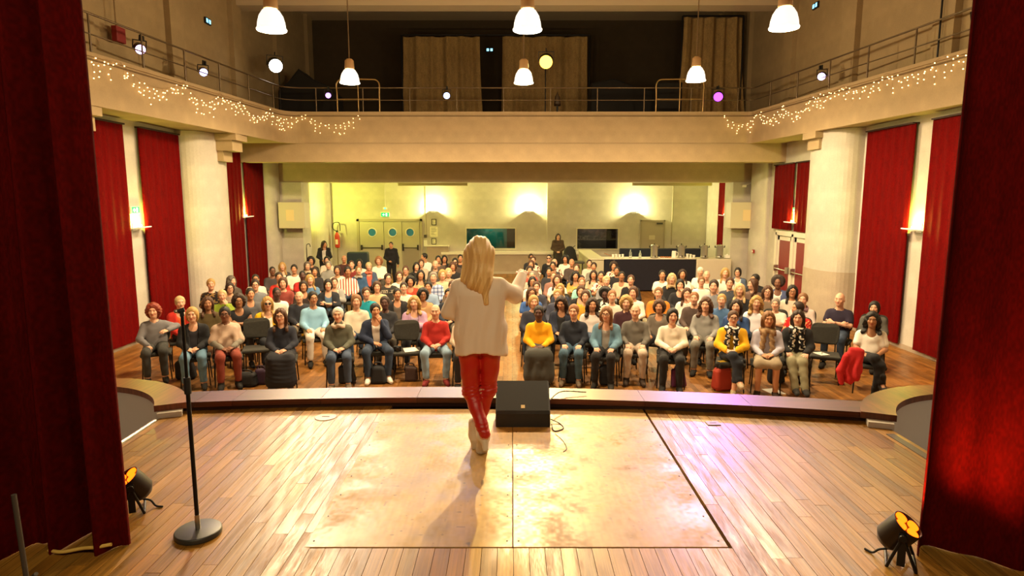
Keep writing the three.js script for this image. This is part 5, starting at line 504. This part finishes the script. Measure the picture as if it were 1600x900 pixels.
 [560, 423, 'bun:lbr', 'l', 'long-round:#2b4a6e', 'dark blue jumper with grey scarf', { scarf: '#9c948a' }], [576, 417, 'short:lbl', 'l', 'coat-collar-open:#3d4c66:#c05a48', 'denim jacket with coral scarf', { scarf: '#c86a52' }], [563, 412, 'bob:blk', 'l', 'long-round:#dad2c5', 'white blouse behind the denim jacket', { glasses: 1 }], [590, 408, 'curly:gin', 'l', 'long-v:#e9e2d6', 'white v-neck blouse sitting tall'], [606, 436, 'short:dbr', 'l', 'tee-round:text', 'charcoal t-shirt with pale lettering', { glasses: 1 }], [589, 449, 'bob:br', 'l', 'long-round:#cfae84', 'peach jumper'], [624, 432, 'bob:br', 'l', 'long-round:#e0d8c9', 'white cardigan'], [634, 423, 'short:br', 'l', 'long-round:#8a7a68', 'taupe jumper', { glasses: 1 }], [653, 417, 'long:blk', 'l', 'coat-round:#1c1a1c', 'black jacket'], [666, 402, 'short:blk', 'm', 'long-collar:#e6dfd6', 'white shirt in profile at the back', { yaw: -1.1 }], [659, 412, 'bob:br', 'l', 'long-round:#b8a28e', 'beige top half hidden by a white shirt'], [684, 406, 'short:blk', 'm', 'long-round:#5a4a40', 'brown jumper at the back'], [692, 405, 'long:blk', 'm', 'long-round:#3a302c', 'dark brown top at the back'], [680, 414, 'fringe:gr', 'l', 'long-collar:#4c463f', 'dark grey shirt'], [705, 417, 'curly:br', 'm', 'long-v:#1a181b', 'black v-neck top'], [711, 410, 'bob:blk', 'l', 'long-round:#4a3c34', 'dark top and sunglasses', { glasses: 2 }], [719, 404, 'bun:blk', 'm', 'long-round:#2a2528', 'black top just left of the presenter'], [693, 430, 'bob:bl', 'l', 'long-round:#c9b394', 'beige top beside checked shirt'], [698, 427, 'bob:lbl', 'l', 'long-round:#8c7d68', 'khaki top behind the beige one'], [678, 434, 'short:gr', 'l', 'long-collar:plaid', 'blue checked shirt', { big: 1.04 }], [657, 430, 'long:blk', 'm', 'long-scoop:#c9a578', 'sand top with necklace'], [641, 440, 'curly:blk', 'm', 'long-scoop:#b5432a', 'burnt orange top'], [631, 450, 'bun:dbr', 'l', 'long-round:#ddd4c6', 'white top behind the black jacket'], [670, 449, 'short:blk', 'm', 'long-collar:#8ea4c4', 'light blue shirt'], [706, 448, 'short:br', 'l', 'long-round:#6a5a4c', 'brown top tucked behind the presenter'],
 [791, 425, 'bob:blk', 'm', 'long-round:#3d2f2a', 'dark top just right of the presenter\'s shoulder', { skip: 1 }],
 // further right block
 [832, 441, 'long:blk', 'm', 'tee-round:#e0d7cb', 'white t-shirt at the aisle', { glasses: 1 }], [838, 449, 'short:br', 'l', 'long-round:#3a3a48', 'dark top at the aisle'], [833, 431, 'crop:gr', 'l', 'long-round:#b8a898', 'pale top behind the outstretched hand'], [830, 423, 'bob:dbr', 'm', 'long-round:#b04a40', 'coral top at the aisle'], [830, 414, 'bob:br', 'm', 'long-round:#7d6a5c', 'brown top at the aisle'], [836, 407, 'short:br', 'l', 'long-collar:floral', 'pale patterned shirt at the aisle'], [830, 403, 'short:dbr', 'm', 'coat-round:#23242c', 'dark jacket and sunglasses at the aisle', { glasses: 2 }], [856, 404, 'crop:blk', 'l', 'long-round:#17161a', 'black jumper and sunglasses', { glasses: 2 }], [873, 411, 'bald:', 'l', 'long-collar:floral', 'faded floral shirt'], [864, 416, 'short:blk', 'm', 'long-round:#37343a', 'charcoal jumper', { glasses: 1 }], [882, 405, 'curly:blk', 'm', 'tee-round:#e2dacd', 'white top below the standing brown jumper'], [896, 411, 'bald:', 'm', 'long-collar:#4a3e3a', 'dark brown shirt'], [912, 412, 'bun:dbr', 'l', 'long-round:#d6bfb0', 'pale pink long-sleeved top'], [928, 417, 'short:dbr', 'm', 'long-round:#7a756c', 'grey-green top'], [959, 416, 'curly:dbr', 'm', 'tee-round:floral', 'white floral top against the black cloth'], [901, 420, 'short:br', 'l', 'long-round:#3a3133', 'dark jumper with small logo'], [856, 425, 'short:blk', 'm', 'coat-round:#2a2a30', 'dark jacket behind the plaid shirt'], [863, 432, 'short:lbr', 'l', 'long-collar:#8a6358', 'rusty plaid shirt'], [902, 432, 'wavy:blk', 'm', 'long-scoop:#c89a4a', 'golden top'], [928, 430, 'long:dbr', 'm', 'long-round:#bfa78a', 'beige top beside a floral top'], [937, 432, 'bun:blk', 'm', 'tee-round:floral', 'floral top, smiling'], [964, 424, 'bun:blk', 't', 'coat-round:#1f1d20', 'black jacket before the black cloth'], [971, 432, 'bun:blk', 't', 'long-scoop:#d8b39a', 'pink-beige top'], [986, 438, 'bun:br', 'l', 'long-v:#17161a', 'black v-neck with necklace'], [946, 440, 'short:lbl', 'l', 'long-round:#8b8a8c', 'grey jumper'], [871, 438, 'long:br', 'l', 'tee-round:#e3dbd0', 'white t-shirt next to the plaid shirt'], [909, 442, 'bun:gin', 'l', 'tee-round:#8ec6c0', 'pale turquoise top'], [877, 452, 'long:bl', 'l', 'long-round:#2e3244', 'navy jumper'],
 [1036, 430, 'bun:blk', 'm', 'tee-round:#e2d9cd', 'white t-shirt at the left of the black cloth\'s end'], [1050, 436, 'long:lbl', 'l', 'long-round:#1b1a1e', 'black top with beige scarf', { scarf: '#a8906c' }], [1065, 429, 'long:dbr', 'm', 'tee-round:#e4dccf', 'white t-shirt beside the scarf'], [1063, 446, 'bob:blk', 'l', 'long-scoop:#1b1a20', 'black top drinking', { pose: 'chin/' }], [1095, 425, 'short:wh', 'l', 'tee-round:#e8e1d6', 'white t-shirt before the white cloth'], [1112, 431, 'bald:', 'l', 'tee-round:#dcd2bf', 'cream t-shirt'], [1125, 427, 'long:bl', 'l', 'tee-round:#e3dbd0', 'white t-shirt at the right of the white cloth'], [1097, 441, 'short:lbr', 'l', 'long-collar:#e4ddd2', 'white shirt with bag strap', { glasses: 1, strap: 1 }], [1116, 448, 'short:dbr', 'l', 'long-collar:#7d7f86', 'grey-blue shirt', { big: 1.06 }], [1141, 443, 'short:br', 'l', 'long-collar:#3b3f48', 'dark slate shirt'], [1153, 426, 'bob:blk', 'l', 'coat-collar-open:#4a5870:#d5d0c8', 'denim jacket at the back right', { glasses: 1 }], [1181, 437, 'short:blk', 'm', 'coat-round:#1a191c', 'black jacket looking aside', { yaw: -.8 }], [1175, 445, 'long:br', 'l', 'long-round:#6a5348', 'brown cardigan in profile', { yaw: -.9 }], [1161, 454, 'long:lbl', 'l', 'long-round:#1e1d22', 'black top in front of the brown cardigan'], [1195, 457, 'long:br', 'l', 'long-round:#7d6a58', 'khaki top', { glasses: 1 }], [1216, 443, 'afro:dbr', 'b', 'coat-round-open:#55608a:#e2dbd0', 'blue waistcoat over white by the red doors'], [1237, 456, 'long:blk', 'm', 'long-round:#d3c4b2', 'pale top by the red doors', { glasses: 1 }],
];
const ordn = ['front', 'second', 'third', 'fourth', 'fifth', 'sixth', 'seventh', 'eighth', 'ninth', 'tenth', 'eleventh'], rowZ = [10.3, 11.55, 12.75, 13.85, 14.9, 15.95, 17.05, 18.2, 19.3, 20.3];
const HC = 1.165; const used = new Set(); let pcount = 0;
// seats: depth from the head height, drawn towards the nearest row, then spaced apart
const emptySpots = [[400, 585], [635, 590], [1290, 597]].map(([x, y]) => { const p = atY(x, y, 0); return { X: p[0], Z: -p[2] + .1, fixed: 1 }; });
const seats = A.map((d, n) => { const [x, y, , , , , q = {}] = d; const z0 = -atY(x, y, HC * (q.big || 1))[2]; let ri = 0, best = 9; rowZ.forEach((r, i) => { const e = Math.abs(r - z0); if (e < best) { best = e; ri = i; } }); const Z = n < 17 ? z0 : z0 * .4 + rowZ[ri] * .6; return { X: atZ(x, y, Z)[0], Z, x, y, ri, front: n < 17, skip: q.skip }; });
{ const all = [...seats.filter(s => !s.skip), ...emptySpots]; for (let it = 0; it < 120; it++) for (let i = 0; i < all.length; i++) for (let j = i + 1; j < all.length; j++) { const a = all[i], b = all[j], dx = b.X - a.X, dz = b.Z - a.Z, mx = .53, mz = a.fixed || b.fixed ? .6 : .84; if (Math.abs(dx) >= mx || Math.abs(dz) >= mz) continue; const wa = a.fixed ? 0 : a.front ? .3 : 1, wb = b.fixed ? 0 : b.front ? .3 : 1, t = wa + wb || 1; const pz = mz - Math.abs(dz), pxx = mx - Math.abs(dx); if (pz * .45 < pxx && !(a.front && b.front)) { const s = (dz >= 0 ? 1 : -1) * pz * .3; a.Z -= s * wa / t; b.Z += s * wb / t; } else { const s = (dx >= 0 ? 1 : -1) * pxx * .3; a.X -= s * wa / t; b.X += s * wb / t; } } }
A.forEach((d, n) => { const [x, y, hair, skin, top, words, q = {}] = d; if (q.skip) return; const { X, Z, ri } = seats[n]; const sc = clamp(atZ(x, y, Z)[1] / HC, .88, 1.12);
  const head = Math.atan2(-.25 - X, -(5.0 - Z)), turn = head * (n < 17 ? .55 : .75) + (hash(n, 3) - .5) * .16; const lod = q.f || n < 17 ? (Z < 12.2 ? 0 : 1) : Z < 14.4 ? 1 : 2;
  const side = X < -.3 ? 'left of' : 'right of'; const label = `seated person in ${words}, ${ordn[ri]} row`;
  if (used.has(label)) console.log('DUP', label); used.add(label); if (label.split(' ').length > 16) console.log('LONG', label); void side;
  const px = X + .0, pz = -Z - .01; person({ pos: [px, 0, pz], turn, scale: sc, hair, skin, top, lod, label, group: 'seated audience', pose: q.pose || (n < 17 ? 'lap/' : ['lap/', 'thigh/', 'lap/cross', 'cross/', 'lap/', 'thigh/wide'][Math.floor(hash(n, 11) * 6)]), yaw: (q.yaw || 0) + Math.round((hash(n, 5) - .5) * 3) * .12, pitch: (q.pitch || 0) - .05, bot: q.bot, botC: q.botC || ['#23252c', '#2f3d52', '#1b1a1c', '#3a4b63', '#4a4239'][n % 5], shoe: q.shoe, shoeC: q.shoeC, glasses: q.glasses, scarf: q.scarf, scarfBig: q.scarfBig }); pcount++;
  chairAt([px, 0, pz - .0], turn, `grey chair under the person in ${words}`, n < 17 ? undefined : 'occupied audience chairs'); });
console.log('people', pcount);
// empty chairs in the front row
const emptyC = [[400, 585, 'empty grey chair between quilted coat and beige shawl', -.05], [635, 590, 'empty grey chair with papers beside the red sweatshirt', .0], [1290, 597, 'empty grey chair with a notebook at the right end', -.3]].map(([x, y, l, t]) => { const p = atY(x, y, 0); const X = p[0], Z = -Math.abs(p[2]) - .1; const o = chairAt([X, 0, Z], Math.atan2(-.25 - X, 5 + Z) * -.0 + Math.atan2(-.25 - X, -(5.0 - -Z)) * .5, l); return o; });
{ const p = emptyC[1].position, o = thing('paper_sheets', 'white papers on the empty chair beside red sweatshirt', 'papers', [p.x + .06, .477, p.z + .02], .3); mesh('sheet', rbx(.21, .004, .297, .001, 0, .002, 0, 1), M.white, o); mesh('sheet', rbx(.21, .004, .297, .001, .02, .006, .01, 1).rotateY(.12), M.white, o); const c = thing('camera', 'black camera lying on the empty chair', 'camera', [p.x - .14, .477, p.z + .1], .2); mesh('camera_body', rbx(.13, .09, .06, .012, 0, .045, 0), M.black, c); mesh('lens', new THREE.CylinderGeometry(.033, .036, .08, 16).rotateX(Math.PI / 2).translate(0, .045, .06), M.blackMetal, c);
  const q = emptyC[2].position, b = thing('notebook', 'pale notebook with a pen on the rightmost empty chair', 'notebook', [q.x - .08, .477, q.z + .05], .2); mesh('pages', rbx(.16, .01, .22, .002, 0, .005, 0, 1), mat('#d8d4c8', .8), b); mesh('pen', rod([-.04, .015, .06], [.05, .015, -.05], .004, 6), M.black, b);
  const f = atY(1209, 612, 0), s = thing('paper_sheets', 'white sheet with a pen on the floor by bare legs', 'papers', [f[0], 0, f[2]], .2); mesh('sheet', rbx(.23, .006, .31, .001, 0, .003, 0, 1), M.white, s); mesh('pen', rod([-.05, .01, .05], [.06, .01, -.02], .004, 6), M.black, s); }
// bags
function bag(x, y, w, h, d, c, label, turn = 0, kind = 'handbag') { const p = atY(x, y, 0), o = thing(kind, label, 'bag', [p[0], 0, p[2] - d / 2], turn); const g = rbx(w, h, d, Math.min(w, h, d) * .28, 0, h / 2, 0, 4), q = g.attributes.position; for (let i = 0; i < q.count; i++) { const v = q.getY(i) / h; q.setX(i, q.getX(i) * (1.05 - .2 * v) + .012 * Math.sin(q.getY(i) * 40)); q.setZ(i, q.getZ(i) * (1.05 - .3 * v)); } g.computeVertexNormals(); mesh('bag_body', g, mat(c, .75), o); mesh('strap', tube([[-w * .3, h * .9, .0], [-w * .2, h * 1.18, .02], [w * .2, h * 1.18, .02], [w * .3, h * .9, 0]], .012, 16, 6), mat(c, .6), o); return o; }
bag(286, 594, .32, .34, .2, '#16141a', 'black backpack beside the microphone stand', .2, 'backpack'); bag(381, 606, .36, .22, .28, '#19171a', 'black handbag under the left empty chair'); bag(406, 602, .22, .26, .18, '#3c2440', 'purple bag beside the quilted coat'); bag(540, 600, .28, .3, .18, '#2a2c34', 'dark rucksack between the legs in jeans', .1, 'backpack'); bag(590, 601, .26, .3, .2, '#191b22', 'black bag behind the white trainers'); bag(641, 597, .22, .26, .16, '#3a2620', 'brown leather bag under the paper-strewn chair'); bag(838, 602, .14, .28, .1, '#a39684', 'pale canvas bag under the long grey skirt'); bag(897, 600, .3, .36, .2, '#151618', 'black rucksack between the legs of navy jumper', 0, 'backpack'); bag(948, 603, .24, .34, .18, '#1a1d26', 'dark blue bag below the denim jacket'); bag(1061, 606, .24, .3, .16, '#5a1d48', 'magenta bag below the cream jumper'); bag(1130, 612, .3, .38, .22, '#a8341e', 'red printed shopping bag with yellow top by mustard cardigan', .3, 'shopping_bag'); { const p = atY(1130, 612, 0), o = thing('yellow_bag', 'yellow and black pouch in the top of the red shopping bag', 'bag', [p[0] + .02, .36, p[2] - .12], .3); mesh('pouch', rbx(.24, .1, .16, .04, 0, .05, 0, 3), mat('#1b1a1c', .7), o); mesh('flap', rbx(.2, .03, .12, .012, 0, .1, 0, 2), mat('#d8a818', .7), o); }
bag(1215, 600, .26, .3, .2, '#17161a', 'black bag behind the sheet on the floor'); bag(1256, 600, .24, .2, .18, '#1d1c20', 'low black bag beside the olive trousers'); bag(478, 540, .24, .26, .16, '#d0a21a', 'yellow bag under the tracksuit spectator');
{ const p = atY(1330, 575, .5), o = thing('red_jacket', 'bright red jacket hanging over the lap at right end', 'jacket', [p[0], .34, p[2] + .02], -.4); const u = U([C([.1, .42, -.05], [.06, .05, .02], .06, .075), C([0, .43, -.04], [-.03, .0, .03], .06, .085), C([-.08, .36, 0], [-.12, .1, .04], .05, .06)], .05); mesh('cloth', net((x, y, z) => u(x, y, z) + .012 * Math.sin(x * 55 + 2 * Math.sin(y * 11)) * Math.sin(y * 6 + 1), [-.28, -.14, -.2], [.24, .56, .2], .014, null, 4), mat('#b8181c', .85), o); const sv = U([C([-.1, .34, .04], [-.17, .12, .07], .045, .05), C([-.17, .12, .07], [-.14, -.06, .08], .05, .042)], .03); mesh('sleeve', net((x, y, z) => sv(x, y, z) + fold(x, y, z), [-.28, -.16, -.06], [.0, .45, .18], .014, null, 4), mat('#b8181c', .85), o); }
// ---- standing people ----
function standPose(k) { return once('stand' + k, () => { const P = { pel: [0, .95, 0], wst: [0, 1.1, -.01], chs: [0, 1.28, -.02], nek: [0, 1.44, -.02], head: [0, 1.59, .015], sh: {}, el: {}, wr: {}, hd: {}, hip: {}, kn: {}, an: {}, toe: {} };
  for (const s of [-1, 1]) { P.sh[s] = [s * .165, 1.39, -.02]; P.hip[s] = [s * .09, .92, 0]; P.kn[s] = [s * .1, .5, .02]; P.an[s] = [s * .1, .085, -.02]; P.toe[s] = [s * .13, .035, .13]; if (k === 'clasp' || (k === 'half' && s < 0)) { P.el[s] = [s * .24, 1.12, .02]; P.wr[s] = [s * .07, 1.0, .17]; P.hd[s] = [[-s * .8, -.15, .5], [0, .8, .5]]; } else { P.el[s] = [s * .24, 1.11, -.01]; P.wr[s] = [s * .26, .86, .06]; P.hd[s] = [[0, -.95, .2], [s * .95, 0, .2]]; } }
  return P; }); }
function standing(px, py, Z, kind, o) { const P = standPose(kind), hw = atZ(px, py, Z), sc = hw[1] / 1.59; const g = thing('person', o.label, 'person', [hw[0], 0, -Z], o.turn || 0); g.scale.setScalar(sc); const key = 'S' + kind; mesh('body', bodyGeo(key, P, 1, o.yaw || 0, 0, 1), skinMat(o.skin), g); const hm = headMatrix(P, o.yaw || 0, 0); const [hs, hc] = o.hair.split(':'); mesh('hair', hairGeo(hs, .0115), mat(hairCols[hc], .6), g).applyMatrix4(hm);
  const tor = k => U([torsoF(P, k), armF(P, -1, .016), armF(P, 1, .016)], .03), nk = C([0, 1.45, 0], [0, 1.56, 0], .066, .07); const [lo, hi] = bounds(P); const hem = o.hem || .86; const mk = (k, f) => net(f, [lo[0], hem - .06, lo[2]], [hi[0], 1.6, hi[2]], .02, null, 4); const t0 = tor(.02); mesh(o.inner ? 'jacket' : 'top', mk(0, (x, y, z) => { let d = Math.max(t0(x, y, z) + fold(x, y, z), -nk(x, y, z), hem - y); if (o.inner && z > 0) d = Math.max(d, Math.min(.04 + (y - hem) * .06 - Math.abs(x), z)); return d; }), cloth(o.top), g); if (o.inner) { const t1 = torsoF(P, .008); mesh('shirt', mk(0, (x, y, z) => Math.max(t1(x, y, z), -nk(x, y, z), hem + .02 - y, y - 1.38)), cloth(o.inner), g); }
  const hips = C([-.06, .95, 0], [.06, .95, 0], .125), lg = U([hips, legF(P, -1, .014), legF(P, 1, .014), ...(o.skirt ? [C([0, .9, 0], [0, .55, .01], .17, .2)] : [])], .035); mesh(o.skirt ? 'skirt' : 'trousers', net((x, y, z) => Math.max(lg(x, y, z) + fold(x, y, z), (o.skirt ? .35 : .1) - y), [-.36, 0, -.3], [.36, 1.15, .3], .028, null, 4), cloth(o.bot), g); for (const s of [-1, 1]) mesh('shoe', shoeGeo(key, P, 1, s, 'low'), cloth('#151314'), g); }
standing(506, 382, 22.5, 'clasp', { label: 'standing person in black cardigan over white by the rear left pillar', skin: 'm', hair: 'wavy:dbr', top: '#1a191e', inner: '#d5ccc4', bot: '#1a191c', yaw: .7, turn: .2 });
standing(611, 383, 22.2, 'half', { label: 'standing person in a black suit before the three-leaf door', skin: 'm', hair: 'crop:blk', top: '#17161a', bot: '#131215', turn: 0 });
standing(872, 370, 25.4, 'clasp', { label: 'standing person in brown jumper and skirt before the flat pilaster', skin: 'l', hair: 'long:dbr', top: '#453425', bot: '#2c241e', skirt: 1, hem: .84 });
// ---- the presenter, seen from behind ----
{ const g = thing('person', 'presenter in white blouse and red trousers on stage, arm stretched out', 'person', [-.25, ST, -4.93], Math.PI); const L = LOD[0];
  const P = { pel: [0, .93, 0], wst: [0, 1.1, -.01], chs: [0, 1.28, -.02], nek: [0, 1.45, -.02], head: [.005, 1.635, .0], sh: { '-1': [-.16, 1.37, -.01], 1: [.17, 1.36, -.01] }, el: { '-1': [-.275, 1.27, .14], 1: [.245, 1.15, .05] }, wr: { '-1': [-.33, 1.41, .36], 1: [.1, 1.24, .25] }, hd: { '-1': [[-.25, .35, .9], [-.2, .9, -.3]], 1: [[-.6, .5, .4], [.6, .2, .6]] }, hip: { '-1': [-.085, .92, 0], 1: [.095, .92, 0] }, kn: { '-1': [-.055, .5, .07], 1: [.085, .5, .02] }, an: { '-1': [.055, .12, .1], 1: [-.03, .2, -.13] }, toe: { '-1': [.06, .035, .27], 1: [-.0, .05, .0] } };
  mesh('body', bodyGeo('presenter', P, 0, .12, .03, 1, 'relax'), skinMat('l'), g);
  // loose blouse with hanging folds
  const tr = U([C([-.085, .86, 0], [-.085, 1.3, -.02], .128, .108), C([.085, .86, 0], [.085, 1.3, -.02], .128, .108), C([0, .88, -.0], [0, 1.3, -.03], .12, .11), C(P.sh[-1], [0, 1.4, -.015], .058, .062), C(P.sh[1], [0, 1.4, -.015], .058, .062), C([0, 1.32, -.02], [0, 1.42, -.02], .09, .06)], .06); const ar = [U([C(P.sh[-1], P.el[-1], .066, .066), C(P.el[-1], P.wr[-1], .066, .04)], .03), U([C(P.sh[1], P.el[1], .07, .068), C(P.el[1], P.wr[1], .06, .042)], .03)], nk = C([0, 1.46, .01], [0, 1.56, .02], .064, .07);
  const bl = (x, y, z) => { let d = smin(smin(tr(x, y, z), ar[0](x, y, z), .035), ar[1](x, y, z), .035); const v = clamp((1.36 - y) / .3); d += .0065 * v * Math.sin(x * 58 + 2.2 * Math.sin(y * 5.5)) * (z < .06 ? 1 : .4) + .004 * Math.sin(26 * y + 18 * x) * (Math.abs(x) > .17 ? 1.6 : .25); d = Math.max(d, -nk(x, y, z)); return Math.max(d, .835 + .018 * Math.cos(x * 15) - y - (z > 0 ? .02 : 0)); };
  mesh('blouse', net(bl, [-.46, .76, -.28], [.4, 1.52, .46], .0095, null, 4), mat('#e4d2bd', .7, { sheen: .2, sheenColor: new THREE.Color('#fff0dd') }), g);
  const pleat = rod([0, .85, -.128], [0, 1.36, -.137], .004, 6); mesh('centre_seam', pleat, mat('#d9c5ae', .7), g); mesh('collar', new THREE.TorusGeometry(.07, .014, 8, 24).rotateX(Math.PI / 2 - .2).translate(0, 1.462, -.018), mat('#e4d2bd', .7), g);
  const lg = U([C([-.07, .93, 0], [.07, .93, 0], .115), U([C(P.hip[-1], P.kn[-1], .092, .064), C(P.kn[-1], P.an[-1], .062, .045)], .03), U([C(P.hip[1], P.kn[1], .094, .066), C(P.kn[1], P.an[1], .064, .047)], .03)], .025); const cr = (x, y, z) => .005 * Math.exp(-((y - .52) ** 2) / .004) * Math.sin(y * 210 + x * 30) + .003 * Math.sin(40 * y + 25 * x) + .003 * Math.exp(-((y - .24) ** 2) / .004) * Math.sin(y * 190);
  mesh('trousers', net((x, y, z) => Math.max(lg(x, y, z) + cr(x, y, z), .13 - y), [-.24, .1, -.27], [.26, 1.1, .27], .0095, null, 4), mat('#b31a10', .42, { clearcoat: .15, clearcoatRoughness: .4 }), g);
  const boot = (s, tilt) => { const a = P.an[s]; const b = new THREE.Group(); b.name = 'ankle_boot'; const f = U([C([0, .13, -.02], [0, .2, -.01], .047, .05), C([0, .1, -.03], [0, .035, .1], .042, .036), C([0, .03, .1], [0, .026, .17], .036, .024)], .03), hl = C([0, .085, -.055], [0, .012, -.045], .028, .021); b.position.set(a[0], a[1] - .13 - (tilt ? .03 : .0), a[2] + .0); const gm = net((x, y, z) => Math.max(smin(f(x, y, z), hl(x, y, z), .015), .002 - y), [-.08, -.02, -.12], [.08, .27, .22], .0075, null, 4); gm.translate(0, 0, 0); if (tilt) gm.rotateX(tilt); gm.scale(1.15, 1.1, 1.12); const m = mesh('ankle_boot', gm, mat('#d8cab2', .5), g); m.position.copy(b.position); if (s > 0) m.rotation.y = .25; else m.rotation.y = -.15; };
  boot(-1, 0); boot(1, .55);
  // long fair hair down the back
  const hc = V(...P.head), hr = U([E([hc.x, hc.y + .032, hc.z - .018], [.098, .106, .115]), C([hc.x, hc.y - .02, hc.z - .06], [hc.x + .02, 1.42, -.09], .085, .085), C([hc.x + .07, hc.y, hc.z - .03], [hc.x + .1, 1.44, -.05], .045, .05), C([hc.x - .07, hc.y, hc.z - .03], [hc.x - .06, 1.42, -.06], .045, .045), C([hc.x - .02, 1.48, -.1], [hc.x - .055, 1.26, -.135], .06, .022)], .05), fc = E([hc.x, hc.y - .05, hc.z + .11], [.065, .13, .085]);
  mesh('hair', net((x, y, z) => Math.max(hr(x, y, z) + .0022 * Math.sin(x * 210 + 3 * Math.sin(y * 9 + z * 12)) + .0025 * Math.sin(x * 80 + y * 12), -fc(x, y, z)), [-.2, 1.18, -.24], [.22, 1.82, .14], .0065, (x, y, z) => { const n = vnoise((x + .5) * 70 + 3 * Math.sin(y * 9), y * 3, 999, 999); return n > .62 ? [.78, .68, .52] : [1, .96, .88]; }, null), new THREE.MeshPhysicalMaterial({ color: new THREE.Color('#e2bf82'), roughness: .5, vertexColors: true }), g); }
scene.traverse(o => { if (o.isMesh) { o.castShadow = o.receiveShadow = true; } });
let tris = 0; scene.traverse(o => { if (o.isMesh) tris += (o.geometry.index ? o.geometry.index.count : o.geometry.attributes.position.count) / 3; }); console.log('triangles', Math.round(tris));
renderer.render(scene, camera);
